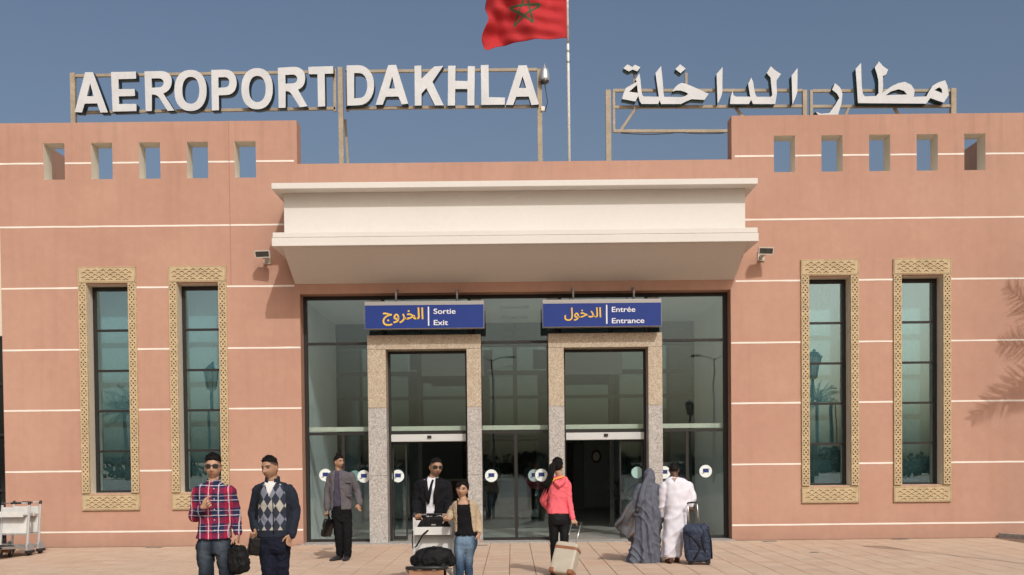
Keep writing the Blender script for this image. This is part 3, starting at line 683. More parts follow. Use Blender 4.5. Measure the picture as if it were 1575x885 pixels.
M['flood'] = mat('cream_floodlight_paint', (.50, .47, .41), .5); M['floodlens'] = mat('dusty_floodlight_glass', (.05, .048, .042), .25, .2, 9)
flood(-4.82, -.42, 5.70, R(-8), 'cream floodlight on arm at the lower left corner of the canopy'); flood(5.0, -.42, 5.66, R(8), 'cream floodlight on arm at the lower right corner of the canopy')
# ---- blue hanging signs
M['sblue'] = mat('blue_sign_face', (.013, .036, .205), .35, .06, 1.5); M['sframe'] = mat('sign_aluminium', (.34, .33, .32), .45, metal=.5)
M['syel'] = mat('sign_yellow', (.72, .46, .06), .5); M['swht'] = mat('sign_white', (.70, .72, .76), .5)
def hang(x0, x1, lab, ar, l1, l2, xa, xb, xv, w1, w2):
    s = thing('hanging_sign', lab, 'sign', ((x0+x1)/2, -.35, 4.5), 0, 'blue signs over the doors'); cx = (x0+x1)/2; z = 4.5
    def X_(v): return v-cx
    box('housing', X_(x0), X_(x1), 0, .17, 4.228-z, 4.765-z, M['sframe'], s, .005)
    box('face', X_(x0)+.009, X_(x1)-.009, -.004, .0, 4.238-z, 4.69-z, M['sblue'], s)
    box('divider', X_(xv)-.013, X_(xv)+.013, -.007, -.004, 4.285-z, 4.655-z, M['swht'], s)
    link('arabic_word', text_mesh('arabic_word', ar, X_(xa), X_(xb), 4.415-z, -.009, M['syel'], .012, .006), s)
    link('lettering', text_mesh('lettering', l1, X_(xv+.10), X_(xv+.10)+w1, 4.515-z, -.009, M['swht'], .012, .006, .142), s)
    link('lettering', text_mesh('lettering', l2, X_(xv+.10), X_(xv+.10)+w2, 4.295-z, -.009, M['swht'], .012, .006, .142), s)
    for xr in (x0+.61, x1-.53): MB().tube([(X_(xr), .085, 4.765-z), (X_(xr), .085, 5.0-z), (X_(xr), .345, 5.03-z)], .022, 10).build('hanger', M['sframe'], s, smooth=True)
hang(-2.853, -.512, 'blue exit sign with yellow Arabic word, Sortie and Exit in white', '\ufe9d\ufeed\ufeae\ufea8\ufedf\ufe8d', 'Sortie', 'Exit', -2.50, -1.70, -1.60, .43, .28)
hang(.632, 2.965, 'blue entrance sign with yellow Arabic word, Entr\u00e9e and Entrance in white', '\ufedd\ufeee\ufea7\ufeaa\ufedf\ufe8d', 'Entr\u00e9e', 'Entrance', 1.06, 1.78, 1.89, .46, .635)
# ------------------------------------------------------------------ luggage trolleys
M['tr_white'] = mat('trolley_white_panel', (.62, .62, .60), .45, .06, 5, var2=.04); M['tr_grey'] = mat('trolley_grey_metal', (.40, .40, .39), .4, .1, 8, metal=.4)
M['tr_light'] = mat('trolley_light_metal', (.55, .55, .54), .38, metal=.3); M['rubber'] = mat('black_rubber', (.02, .02, .021), .65); M['plastic'] = mat('black_plastic', (.022, .022, .024), .4)
M['fender'] = mat('grey_fender', (.36, .36, .37), .5); M['tr_wood'] = mat('trolley_brown_board', (.30, .16, .10), .6, .15, 10)
def trolley(label, loc, rz, group, nz=.20):
    t = thing('luggage_trolley', label, 'trolley', loc, rz, group); hw = .255
    for s in (-1, 1):
        MB().bar((s*hw, .0, .13), (s*hw, .10, .93), .038, .034).build('upright', M['tr_light'], t, bevel=.006)
        MB().tube([(s*hw, .10, .93), (s*hw, .11, .955)], [.028, .026], 10, round_ends=True).build('knob', M['plastic'], t, smooth=True)
        MB().bar((s*hw, .02, .15), (s*hw*.92, -.80, nz), .034, .045).build('side_rail', M['tr_grey'], t, bevel=.005)
        fe = MB(); fe.prism_x([(-.10, .07), (-.10, .19), (-.05, .235), (.06, .235), (.13, .12), (.13, .07)], s*hw+s*.018, s*hw+s*.055); fe.build('fender', M['fender'], t, bevel=.006)
        fe = MB(); fe.prism_x([(-.115, .05), (-.115, .10), (.145, .10), (.145, .05)], s*hw+s*.014, s*hw+s*.06); fe.build('fender_skirt', M['plastic'], t, bevel=.006)
        wl = MB(); wl.rings([[(s*(hw+.02)+dx, .02+rr*math.cos(2*math.pi*k/20), .075+rr*math.sin(2*math.pi*k/20)) for k in range(20)] for dx, rr in ((-.02, .05), (-.018, .072), (.018, .072), (.02, .05))]); wl.build('wheel', M['rubber'], t, autos=True)
    MB().tube([(-hw, .11, .945), (hw, .11, .945)], .011, 10).build('handle_bar', M['alu'], t, smooth=True)
    MB().tube([(-.10, .11, .945), (.10, .11, .945)], .018, 10).build('grip', M['plastic'], t, smooth=True)
    box('top_panel', -hw+.02, hw-.02, .055, .067, .735, .875, M['tr_white'], t, .004)
    MB().box(-hw+.02, hw-.02, -.07, .05, .722, .734).build('basket_floor', M['tr_grey'], t)
    box('basket_front', -hw+.02, hw-.02, -.085, -.072, .70, .80, M['tr_white'], t, .004)
    lp = MB(); lp.add([(-hw+.025, .02, .40), (hw-.025, .02, .40), (hw-.025, .055, .70), (-hw+.025, .055, .70), (-hw+.025, .035, .40), (hw-.025, .035, .40), (hw-.025, .07, .70), (-hw+.025, .07, .70)], [(0, 1, 2, 3), (7, 6, 5, 4), (0, 4, 5, 1), (1, 5, 6, 2), (2, 6, 7, 3), (3, 7, 4, 0)]); lp.build('advert_panel', M['tr_white'], t, bevel=.004)
    MB().bar((-hw+.02, .03, .385), (hw-.02, .03, .385), .03, .022).build('cross_bar', M['tr_grey'], t)
    MB().prism_x([(-.78, nz-.008), (-.02, .165+(nz-.2)*.6), (-.02, .18+(nz-.2)*.6), (-.78, nz+.008)], -hw*.9, hw*.9).build('platform', M['tr_grey'], t)
    fb = [(-hw*.92, -.78, nz), (-hw*.85, -.84, nz+.005), (-hw*.5, -.875, nz+.01), (hw*.5, -.875, nz+.01), (hw*.85, -.84, nz+.005), (hw*.92, -.78, nz)]
    MB().tube(fb, .026, 10, flat=.9).build('bumper', M['plastic'], t, smooth=True)
    box('front_board', -hw*.8, hw*.8, -.862, -.846, nz-.11, nz-.02, M['tr_wood'], t, .004)
    for s in (-1, 1):
        wl = MB(); wl.rings([[(s*.15+dx, -.74+rr*math.cos(2*math.pi*k/16), .055+rr*math.sin(2*math.pi*k/16)) for k in range(16)] for dx, rr in ((-.015, .035), (-.013, .052), (.013, .052), (.015, .035))]); wl.build('wheel', M['rubber'], t, autos=True)
        MB().bar((s*.15, -.74, .055), (s*.15, -.70, nz-.015), .05, .02).build('castor_fork', M['tr_grey'], t)
    return t
trolley('white luggage trolley loaded with black bags pushed by the man in a dark suit', (-.985, -7.78, 0), R(-2), 'luggage trolleys', .36)
trolley('empty white trolley in front of the other empty one beside the salmon wall', (-9.0, -2.06, 0), R(-5), 'luggage trolleys')
trolley('empty white trolley parked behind another empty one beside the salmon wall', (-9.0, -1.62, 0), R(-5), 'luggage trolleys')
# ------------------------------------------------------------------ remeshed soft forms
def remesh(mb, name, voxel, smooth=2):
    me = mb.mesh(name+'_src', [])
    o = bpy.data.objects.new(name, me); COL.objects.link(o)
    m = o.modifiers.new('r', 'REMESH'); m.mode = 'VOXEL'; m.voxel_size = voxel
    if smooth: q = o.modifiers.new('s', 'SMOOTH'); q.factor = .5; q.iterations = smooth
    out = eval_mesh(o); bpy.data.objects.remove(o); bpy.data.meshes.remove(me); out.name = name
    out.materials.clear(); out.polygons.foreach_set('use_smooth', [True]*len(out.polygons))
    return out
def vco(me):
    a = np.empty(len(me.vertices)*3); me.vertices.foreach_get('co', a); return a.reshape(-1, 3)
def vno(me):
    a = np.empty(len(me.vertices)*3); me.vertex_normals.foreach_get('vector', a); return a.reshape(-1, 3)
def folds(me, amp, freq=(9, 9, 5), seed=0, mask=None, sharp=1.0):
    """cloth folds: ridged, warped noise pushed along the normals"""
    co, no = vco(me), vno(me); d = np.zeros(len(co)); off = Vector((seed*3.7, seed*1.3, seed*2.1))
    for i, p in enumerate(co):
        q = Vector((p[0]*freq[0], p[1]*freq[1], p[2]*freq[2]))+off
        w_ = noise.noise(q*.6)*1.2
        a = noise.noise(q+Vector((w_, w_, w_*.5))); b = noise.noise(q*2.1+Vector((5, w_, 3)))
        d[i] = ((1-abs(a)*2.4)*.8+(.5-abs(b)*1.6)*.55+noise.noise(q*4.3)*.22)*1.35
    d *= amp
    if mask is not None: d *= np.array([mask(p) for p in co])
    me.vertices.foreach_set('co', (co+no*d[:, None]).ravel()); me.update()
def mats_by(me, mats, fn):
    for m in mats: me.materials.append(m)
    if len(mats) > 1: me.polygons.foreach_set('material_index', [fn(p.center, p.normal) for p in me.polygons])
def cut(me, fn):
    bm = bmesh.new(); bm.from_mesh(me); bmesh.ops.delete(bm, geom=[f for f in bm.faces if fn(f.calc_center_median())], context='FACES'); bm.to_mesh(me); bm.free()
def soft(name, parent, mb, voxel, mats, amp=0, freq=(9, 9, 5), seed=0, fn=None, mask=None, smooth=2, cutf=None, thick=0):
    me = remesh(mb, name, voxel, smooth)
    if amp: folds(me, amp, freq, seed, mask)
    if cutf: cut(me, cutf)
    mats_by(me, mats if isinstance(mats, (list, tuple)) else [mats], fn or (lambda c, n: 0))
    o = link(name, me, parent)
    if thick:
        s = o.modifiers.new('solid', 'SOLIDIFY'); s.thickness = thick; s.offset = -1
    return o
# ------------------------------------------------------------------ bags and cases
M['nylon'] = mat('black_nylon', (.009, .009, .010), .65, .2, 12, .3, 90, spec=.15); M['leather'] = mat('black_leather', (.008, .0075, .0075), .4, .1, 10, .2, 60)
M['navycase'] = mat('navy_blue_case', (.030, .042, .075), .55, .12, 9, .25, 120); M['navydark'] = mat('navy_case_trim', (.012, .015, .026), .5)
M['beigecase'] = mat('beige_case_shell', (.44, .40, .32), .5, .06, 9, .12, 200); M['tan'] = mat('tan_leather', (.25, .105, .055), .5, .12, 12)
M['chrome'] = mat('handle_metal', (.62, .61, .60), .25, metal=.9)
def rbox(mb, c, h, M_=None, p=5, n=28, m=18):   # rounded box as a superellipsoid
    rs = []
    def f(v): return math.copysign(abs(v)**(2/p), v)
    for i in range(m+1):
        th = (math.pi*(i+.02)/(m+.04))-math.pi/2
        ring = [Vector((h[0]*f(math.cos(th))*f(math.cos(2*math.pi*k/n)), h[1]*f(math.cos(th))*f(math.sin(2*math.pi*k/n)), h[2]*f(math.sin(th)))) for k in range(n)]
        if M_ is not None: ring = [M_ @ q for q in ring]
        rs.append([q+Vector(c) for q in ring])
    return mb.rings(rs)
# navy case beside the white robe
cs_ = thing('suitcase', 'navy blue soft wheeled suitcase pulled by the person in the white robe', 'suitcase', (2.86, -4.86, 0), R(-12))
TL = Matrix.Rotation(R(9), 4, 'X') @ Matrix.Rotation(R(-4), 4, 'Y')
def tv(p): return TL @ Vector(p)
b_ = MB(); rbox(b_, tv((0, 0, .335)), (.20, .125, .285), TL, 6)
rbox(b_, tv((.03, -.115, .40)), (.135, .035, .17), TL, 5); rbox(b_, tv((0, -.115, .17)), (.165, .04, .09), TL, 5)
soft('shell', cs_, b_, .009, M['navycase'], .008, (9, 9, 9), 3)
for pts in ([(-.16, -.135, .56), (-.02, -.165, .44), (.06, -.165, .3), (-.06, -.165, .12)], [(.17, -.13, .57), (.08, -.165, .45), (.10, -.165, .28), (.15, -.14, .1)]):
    MB().tube([tv(p) for p in pts], .014, 8, flat=.5).build('strap', M['navydark'], cs_, smooth=True)
MB().tube([tv(p) for p in [(.205, -.10, .10), (.213, -.10, .35), (.19, -.10, .60)]], .012, 8).build('piping', M['navydark'], cs_, smooth=True)
for s in (-1, 1): MB().tube([tv((s*.075-.03, .12, .58)), tv((s*.07-.03, .12, .93))], .010, 8).build('handle_rod', M['chrome'], cs_, smooth=True)
MB().tube([tv((-.105, .12, .93)), tv((-.095, .12, .945)), tv((.035, .12, .945)), tv((.045, .12, .93))], .014, 8).build('handle', M['plastic'], cs_, smooth=True)
for s in (-1, 1):
    wl = MB(); wl.rings([[(s*.15+dx, .10+rr*math.cos(2*math.pi*k/16), .042+rr*math.sin(2*math.pi*k/16)) for k in range(16)] for dx, rr in ((-.02, .03), (-.018, .042), (.018, .042), (.02, .03))]); wl.build('wheel', M['rubber'], cs_, autos=True)
    box('foot', s*.13-.03, s*.13+.03, -.13, -.06, .0, .06, M['plastic'], cs_, .006)
# beige case behind the pink top
bc = thing('suitcase', 'beige hard suitcase with tan leather corners trailing the person in the pink top', 'suitcase', (.66, -6.60, 0), R(-22))
bc.scale = (.9, .9, .9)
TL2 = Matrix.Translation((0, 0, .02)) @ Matrix.Rotation(R(-25), 4, 'X') @ Matrix.Rotation(R(6), 4, 'Y')
def tw(p): return TL2 @ Vector(p)
b_ = MB(); rbox(b_, tw((0, 0, .29)), (.185, .11, .255), TL2.to_3x3().to_4x4(), 9); soft('shell', bc, b_, .008, M['beigecase'], 0, smooth=1)
b_ = MB(); rbox(b_, tw((0, 0, .445)), (.1885, .1135, .030), TL2.to_3x3().to_4x4(), 9); soft('band', bc, b_, .006, M['tan'], 0, smooth=1)
for s in (-1, 1):
    b_ = MB(); rbox(b_, tw((s*.145, -.0, .075)), (.045, .1135, .043), TL2.to_3x3().to_4x4(), 6); soft('corner', bc, b_, .006, M['tan'], 0, smooth=1)
    MB().tube([tw((s*.075, .08, .53)), tw((s*.075, .08, .92))], .010, 8).build('handle_rod', M['chrome'], bc, smooth=True)
    wl = MB(); wl.rings([[(s*.15+dx, .02+rr*math.cos(2*math.pi*k/16), .04+rr*math.sin(2*math.pi*k/16)) for k in range(16)] for dx, rr in ((-.02, .03), (-.018, .04), (.018, .04), (.02, .03))]); wl.build('wheel', M['rubber'], bc, autos=True)
MB().tube([tw((-.09, .08, .92)), tw((-.08, .08, .935)), tw((.08, .08, .935)), tw((.09, .08, .92))], .014, 8).build('handle', M['plastic'], bc, smooth=True)
# bags on the loaded trolley
tb = thing('laptop_bag', 'black half round laptop bag lying in the top basket of the loaded trolley', 'bag', (-.985, -7.79, .735))
b_ = MB(); prof = [(-.20, .0), (.20, .0), (.20, .07), (.17, .13), (.11, .175), (0, .195), (-.11, .175), (-.17, .13), (-.20, .07)]
b_.rings([[(x*k, y, z*k) for x, z in prof] for y, k in ((-.06, .93), (-.045, 1), (.045, 1), (.06, .93))]); soft('body', tb, b_, .007, M['nylon'], .004, (9, 9, 9), 5, smooth=3)
MB().tube([(-.05, 0, .19), (-.04, 0, .215), (.04, 0, .215), (.05, 0, .19)], .009, 8).build('handle', M['nylon'], tb, smooth=True)
MB().tube([(.02, -.03, .19), (.08, -.02, .205), (.15, -.02, .165)], .010, 8, flat=.5).build('zip', M['alu'], tb, smooth=True)
box('badge', -.025, .03, -.0655, -.0625, .085, .10, M['alu'], tb)
MB().tube([(-.05, -.063, .04), (-.13, -.10, -.03), (-.21, -.10, -.17), (-.255, -.10, -.20), (-.262, -.09, -.10), (-.255, -.07, .02)], .011, 8, flat=.35).build('strap', M['nylon'], tb, smooth=True)
db = thing('duffel_bag', 'slumped black duffel bag on the platform of the loaded trolley', 'bag', (-.975, -8.16, .318))
b_ = MB(); b_.tube([(-.225, 0, .12), (-.20, 0, .13), (-.05, 0, .165), (.10, 0, .17), (.20, 0, .14), (.235, 0, .11)], [.09, .125, .145, .15, .135, .09], 20, flat=.95, round_ends=True)
rbox(b_, (.0, -.11, .12), (.15, .05, .08), None, 4); rbox(b_, (0, 0, .06), (.215, .11, .058), None, 5)
soft('body', db, b_, .008, M['nylon'], .012, (8, 8, 8), 9, smooth=2)
MB().tube([(-.12, -.10, .22), (-.05, -.12, .285), (.06, -.10, .29), (.12, -.08, .24)], .011, 8, flat=.5).build('handle', M['nylon'], db, smooth=True)
MB().tube([(.19, -.10, .05), (.24, -.14, .10), (.25, -.10, .2), (.20, -.03, .26)], .010, 8, flat=.5).build('strap', M['nylon'], db, smooth=True)
MB().tube([(-.20, -.12, .06), (-.25, -.22, .05), (-.27, -.30, .045)], .010, 8, flat=.5).build('strap', M['nylon'], db, smooth=True)
db.scale = (.86, .8, .84); db.rotation_euler = (R(-9), 0, 0)
# ------------------------------------------------------------------ people
def skin_mat():
    m, g = newmat('skin', .55, .35); a = g.new('ShaderNodeVertexColor'); a.layer_name = 'tone'
    n_ = g.mapr(g.noise(g.obj(), 40, 4), .3, .7, .93, 1.06); x = g.new('ShaderNodeVectorMath', operation='SCALE'); g.L(a.outputs[0], x.inputs[0]); g.L(n_, x.inputs['Scale'])
    g.L(x.outputs[0], g.b.inputs['Base Color']); g.b.inputs['Subsurface Weight'].default_value = .06; g.b.inputs['Subsurface Radius'].default_value = (.01, .004, .002)
    return m
M['skin'] = skin_mat()
M['hair'] = mat('black_hair', (.007, .0055, .005), .62, .35, 40, .6, 220, spec=.18); M['lens'] = mat('dark_lens', (.008, .008, .009), .08, spec=.8)
def smst(a, b, x): t = np.clip((x-a)/(b-a), 0, 1); return t*t*(3-2*t)
def head_pts(n=60, m=44, hair=None):
    th = (np.arange(m+1)+.02)/(m+.04)*math.pi-math.pi/2; ph = np.arange(n)*2*math.pi/n
    T, P_ = np.meshgrid(th, ph, indexing='ij'); dx, dy, dz = np.cos(T)*np.cos(P_), np.cos(T)*np.sin(P_), np.sin(T)
    x, y, z = .073*dx, .093*dy, .114*dz; k = np.clip(-z/.114, 0, 1); fr_ = smst(.1, -.25, dy)
    x = x*(1-.30*k**1.7)*(1+.05*smst(.0, .05, z)); y = np.where(y > 0, y*(1-.42*k), y*(1-.05*k)*(1-.06*smst(.05, .1, z)))
    pr = smst(.030, -.020, z)*smst(-.040, -.024, z); pr = np.where(z > -.02, smst(.034, -.018, z), pr)
    y -= fr_*.028*np.exp(-(x/(.008+.006*smst(.0, -.025, z)))**2)*pr
    for s in (-1, 1):
        y += fr_*.014*np.exp(-((x-s*.031)/.017)**2-((z-.014)/.012)**2); y -= fr_*.003*np.exp(-((x-s*.042)/.016)**2-((z+.018)/.018)**2)
    y -= fr_*.004*np.exp(-((z-.034)/.008)**2)*smst(.06, .04, abs(x)); y -= fr_*.006*np.exp(-(x/.020)**2-((z+.057)/.009)**2); y -= fr_*.007*np.exp(-(x/.018)**2-((z+.094)/.013)**2)
    if hair:
        yl = np.interp(y, [-.10, -.065, -.03, .0, .03, .06, .1], hair['line']); mk = smst(-.006, .012, z-yl)
        ts_ = hair.get('ts', hair['t']*.5); thk = ts_+(hair['t']-ts_)*smst(.03, .095, z)+hair.get('q', 0)*smst(.06, .10, z)*smst(.02, -.06, y)
        for i in range(m+1):
            for j in range(n): yl[i, j] += .009*noise.noise(Vector((x[i, j], y[i, j], z[i, j]))*60)
        mk = smst(-.008, .014, z-yl)
        for i in range(m+1):
            for j in range(n):
                q = (noise.noise(Vector((x[i, j], y[i, j], z[i, j]))*60)+.7*noise.noise(Vector((x[i, j]*1.6, y[i, j], z[i, j]))*150))*hair.get('n', .004); o = thk[i, j]*mk[i, j]-.014*(1-mk[i, j])+q*mk[i, j]
                x[i, j] += dx[i, j]*o; y[i, j] += dy[i, j]*o; z[i, j] += dz[i, j]*o
    return [[Vector((x[i, j], y[i, j], z[i, j])) for j in range(n)] for i in range(m+1)]
SHORT = dict(line=[.070, .066, .030, .012, -.005, -.050, -.06], t=.012); WOMAN = dict(line=[.066, .055, .018, -.01, -.03, -.075, -.08], t=.016)
class Person:
    def __init__(s, label, px, D, skin, group=None, yaw=0):
        s.Y = D-CAM_D; s.yaw = yaw; q = at(px, 760, s.Y); s.o = Vector((q.x, s.Y, 0)); s.skin = skin
        s.root = thing('person', label, 'person', s.o, 0, group); s.b = MB(); s.hM = None
    def P(s, px, py, dy=0): return at(px, py, s.Y+dy)-s.o
    def ring(s, c, w, d, n=28, p=2.5, yaw=None, tilt=0):
        y = s.yaw if yaw is None else yaw; cs, sn = math.cos(y), math.sin(y); o = []
        for k in range(n):
            t = 2*math.pi*k/n; a = math.copysign(abs(math.cos(t))**(2/p), math.cos(t))*w; b = math.copysign(abs(math.sin(t))**(2/p), math.sin(t))*d
            o.append(c+Vector((a*cs-b*sn, a*sn+b*cs, a*tilt)))
        return o
    def torso(s, mb, lv, p=2.5, n=28): mb.rings([s.ring(s.P(l[0], l[1], l[4] if len(l) > 4 else 0), l[2], l[3], n, p) for l in lv])
    def limb(s, mb, pts, rad, n=16, sub=4):
        pts = [Vector(p) for p in pts]; P4 = [pts[0]*2-pts[1]]+pts+[pts[-1]*2-pts[-2]]; o, r = [], []
        for i in range(len(pts)-1):
            a, b, c, d = P4[i:i+4]
            for k in range(sub):
                t = k/sub; o.append(.5*((2*b)+(c-a)*t+(2*a-5*b+4*c-d)*t*t+(3*b-a-3*c+d)*t**3)*.5+(b*(1-t)+c*t)*.5); r.append(rad[i]*(1-t)+rad[i+1]*t)
        o.append(pts[-1]); r.append(rad[-1]); mb.tube(o, r, n, round_ends=True)
    def head(s, c, yaw=0, pitch=0, roll=0, k=1.0, ears=True):
        s.hM = Matrix.Translation(c) @ Matrix.Rotation(yaw, 4, 'Z') @ Matrix.Rotation(roll, 4, 'Y') @ Matrix.Rotation(pitch, 4, 'X') @ Matrix.Diagonal((k, k, k, 1))
        s.b.rings([[s.hM @ q for q in r] for r in head_pts()])
        if ears:
            for e in (-1, 1): s.b.ell(s.hM @ Vector((e*.074, .012, -.004)), (.010, .019, .031), 12, 8, 0, (s.hM.to_3x3() @ Matrix.Rotation(e*R(18), 3, 'Z')))
    def neck(s, base, r=.052): s.b.tube([base+Vector((0, .005, -.05)), base, s.hM @ Vector((0, .022, -.075)), s.hM @ Vector((0, .018, -.02))], [r*1.25, r*1.05, r*.98, r*.9], 16)
    def hair(s, h=SHORT, extra=None, mt=None):
        mb = MB(); mb.rings([[s.hM @ q for q in r] for r in head_pts(110, 80, h)])
        if extra: extra(mb)
        rg = random.Random(21); pts = [q for r in head_pts(44, 30, h) for q in r if q.z > .075 or (q.z > .03 and q.y > .02)]
        for q in rg.sample(pts, min(len(pts), h.get('tufts', 150))):     # short loose tufts break the outline
            d = (q.normalized()+Vector((rg.gauss(0, .35), rg.gauss(-.25, .35), .35))).normalized(); l = h['t']*rg.uniform(.5, 1.1); a_ = s.hM @ q; mb.tube([s.hM @ (q-q.normalized()*.004), s.hM @ (q+d*l*.6), s.hM @ (q+d*l)], [.0055, .004, .0008], 4)
        mb.build('hair', mt or M['hair'], s.root, smooth=True)
    def shades(s):
        mb = MB()
        for e in (-1, 1):
            pr = [(.028, .0), (.024, .017), (.0, .020), (-.024, .017), (-.028, .004), (-.02, -.018), (.0, -.022), (.02, -.018)]
            mb.rings([[s.hM @ Vector((e*.034+a*e, -.098+abs(e*.034+a*e)*.35+dy, .016+b)) for a, b in pr] for dy in (0, .006)])
            mb.tube([s.hM @ Vector((e*.060, -.078, .024)), s.hM @ Vector((e*.078, -.03, .022)), s.hM @ Vector((e*.079, .012, .015))], .0032, 6)
        mb.tube([s.hM @ Vector((-.010, -.098, .024)), s.hM @ Vector((0, -.101, .027)), s.hM @ Vector((.010, -.098, .024))], .003, 6)
        mb.build('sunglasses', M['lens'], s.root, smooth=False)
    def hand(s, w, d, n, side, curl=.5, k=1.0, spread=.0, mb=None):
        """w wrist, d direction towards the knuckles, n palm normal, side +1/-1: where the thumb sits"""
        d = Vector(d).normalized(); n = Vector(n); n = (n-d*n.dot(d)).normalized(); a = d.cross(n).normalized()*side; mb = mb or s.b
        rs = []
        for t, wd, tk in ((-.02, .026, .022), (.0, .028, .021), (.03, .038, .018), (.06, .041, .016), (.085, .040, .013), (.092, .034, .008)):
            c = w+d*t*k; rs.append([c+(a*math.copysign(abs(math.cos(q))**.75, math.cos(q))*wd+n*math.sin(q)*tk)*k for q in [2*math.pi*i/16 for i in range(16)]])
        mb.rings(rs)
        for i, (off, ln) in enumerate(((.031, .068), (.0105, .078), (-.0105, .073), (-.031, .058))):
            p = w+(d*.082+a*off)*k; u = d.copy(); pts = [p]; ang = curl*(.85+.12*i)
            for sg in (.45, .32, .23):
                u = (Matrix.Rotation(-ang*.95, 3, a*side) @ u).normalized() if True else u
                p = p+u*ln*sg*k; pts.append(p.copy())
            mb.tube(pts, [.0098*k, .0092*k, .0085*k, .0075*k], 8, round_ends=True)
        p0 = w+(d*.025+a*.030)*k; p1 = p0+(d*.030+a*.022+n*.010)*k; p2 = p1+(d*.030+a*.004+n*.014*(.4+curl))*k; p3 = p2+(d*.022-a*.006+n*.010*curl)*k
        mb.tube([p0, p1, p2, p3], [.014*k, .0115*k, .010*k, .0085*k], 8, round_ends=True)
    def sh(s, S): return S+Vector((-math.copysign(.012, S.x), 0, -.034))
    def arm(s, S, E, W, r=(.046, .038, .027)): s.limb(s.b, [S, S*.45+E*.55, E, E*.5+W*.5, W], [r[0], r[0]*.95, r[1], r[1]*.98, r[2]])
    def body(s, voxel=.0065, lip=None, brow=(.02, .014, .011), stubble=.0, fade=0.0):
        me = remesh(s.b, 'body', voxel, 1); co = vco(me); sk = np.array(s.skin); col = np.ones((len(co), 4)); col[:, :3] = sk
        if s.hM is not None:
            iv = np.array(s.hM.inverted()); h = co @ iv[:3, :3].T+iv[:3, 3]; x, y, z = h[:, 0], h[:, 1], h[:, 2]; fr_ = (y < -.03) & (z > -.13) & (z < .13) & (abs(x) < .09)
            lp = np.array(lip) if lip is not None else sk*np.array([.62, .42, .42])
            if fade:
                yl = np.interp(y, [-.10, -.065, -.05, -.02, .02, .05, .1], [.085, .075, .045, .028, .010, -.035, -.05]); mk = (fade*smst(-.006, .016, z-yl)*(z < .14))[:, None]; col[:, :3] = col[:, :3]*(1-mk)+np.array((.012, .009, .008))*mk
            def blend(m_, c_):
                m_ = (np.clip(m_, 0, 1)*fr_)[:, None]; col[:, :3] = col[:, :3]*(1-m_)+np.array(c_)*m_
            if stubble: blend(stubble*smst(-.025, -.06, z)*(1-np.exp(-(x/.022)**2-((z+.057)/.008)**2)), sk*.35)
            blend(.95*np.exp(-(x/.025)**4-((z+.057)/.0075)**4), lp); blend(.45*np.exp(-(x/.016)**4-((z+.034)/.0045)**4), sk*.45)
            for e in (-1, 1):
                blend(.97*np.exp(-((x-e*.032)/.023)**4-((z-.034)/.0075)**4), brow); blend(.9*np.exp(-((x-e*.031)/.016)**4-((z-.013)/.0080)**4), (.12, .075, .055)); blend(np.exp(-((x-e*.031)/.0085)**4-((z-.013)/.0070)**4), (.010, .007, .006))
        at_ = me.color_attributes.new('tone', 'FLOAT_COLOR', 'POINT'); at_.data.foreach_set('color', col.ravel())
        me.materials.append(M['skin']); return link('body', me, s.root)
    def core(s, lv, legs=()):   # slim trunk and legs inside the clothes, so that the body is one figure
        s.torso(s.b, [(l[0], l[1], l[2]*.72, l[3]*.72, l[4] if len(l) > 4 else 0) for l in lv])
        for l in legs: s.limb(s.b, l, [.055, .042, .03][:len(l)])
    def shoe(s, heel, toe, mt, h=.075, wd=.045):
        heel = Vector(heel); toe = Vector(toe); d = (toe-heel); L_ = d.length; d.normalize(); a = d.cross(Vector((0, 0, 1))).normalized(); mb = MB(); rs = []
        for t, w_, hh in ((-.02, .45, .5), (.02, .72, .9), (.2, .80, 1.0), (.45, .86, .95), (.65, 1.0, .72), (.85, .92, .55), (.97, .6, .42), (1.0, .3, .3)):
            c = heel+d*L_*t; rs.append([c+a*math.cos(q)*wd*w_*1.0+Vector((0, 0, (.5+.5*math.sin(q))*h*hh if math.sin(q) > 0 else .5*h*hh*(1+math.sin(q)*1.0))) for q in [2*math.pi*i/16 for i in range(16)]])
        mb.rings(rs); mb.build('shoe', mt, s.root, smooth=True)
    def collar(s, base, r, h, mt, name='collar', tilt=.25, gap=0):
        mb = MB(); rs = []; n = 24
        for k in range(n+1):
            t = gap+(2*math.pi-2*gap)*k/n-math.pi/2; c, q = math.cos(t), math.sin(t); lo = base+Vector((c*r*1.12, q*r*1.1, -.0+.02*(-q if q < 0 else -q*.6)*-1*tilt*2-.01)); hi = base+Vector((c*r, q*r*.98+.006, h*(1+.35*q)))
            e = Vector((c, q, 0))*.006; rs.append([lo, lo+e, hi+e*1.6, hi])
        mb.rings(rs); mb.build(name, mt, s.root, smooth=True)
V = Vector
SK1, SK2, SK3, SK4 = (.43, .255, .17), (.35, .20, .125), (.24, .125, .075), (.10, .05, .032)
_m = mat
def mat(*a, **k): k.setdefault('spec', .12); return _m(*a, **k)
M['denim'] = mat('dark_blue_denim', (.030, .045, .075), .85, .3, 5, .35, 220, var2=.2, v2scale=16); M['black_cloth'] = mat('black_cloth', (.0075, .0075, .009), .85, .15, 10, .25, 200); M['navy_cloth'] = mat('navy_cotton', (.010, .012, .024), .85, .15, 10, .25, 200)
M['shoe_dark'] = mat('dark_shoe', (.03, .03, .034), .45); M['shoe_brown'] = mat('brown_shoe', (.06, .035, .025), .45)
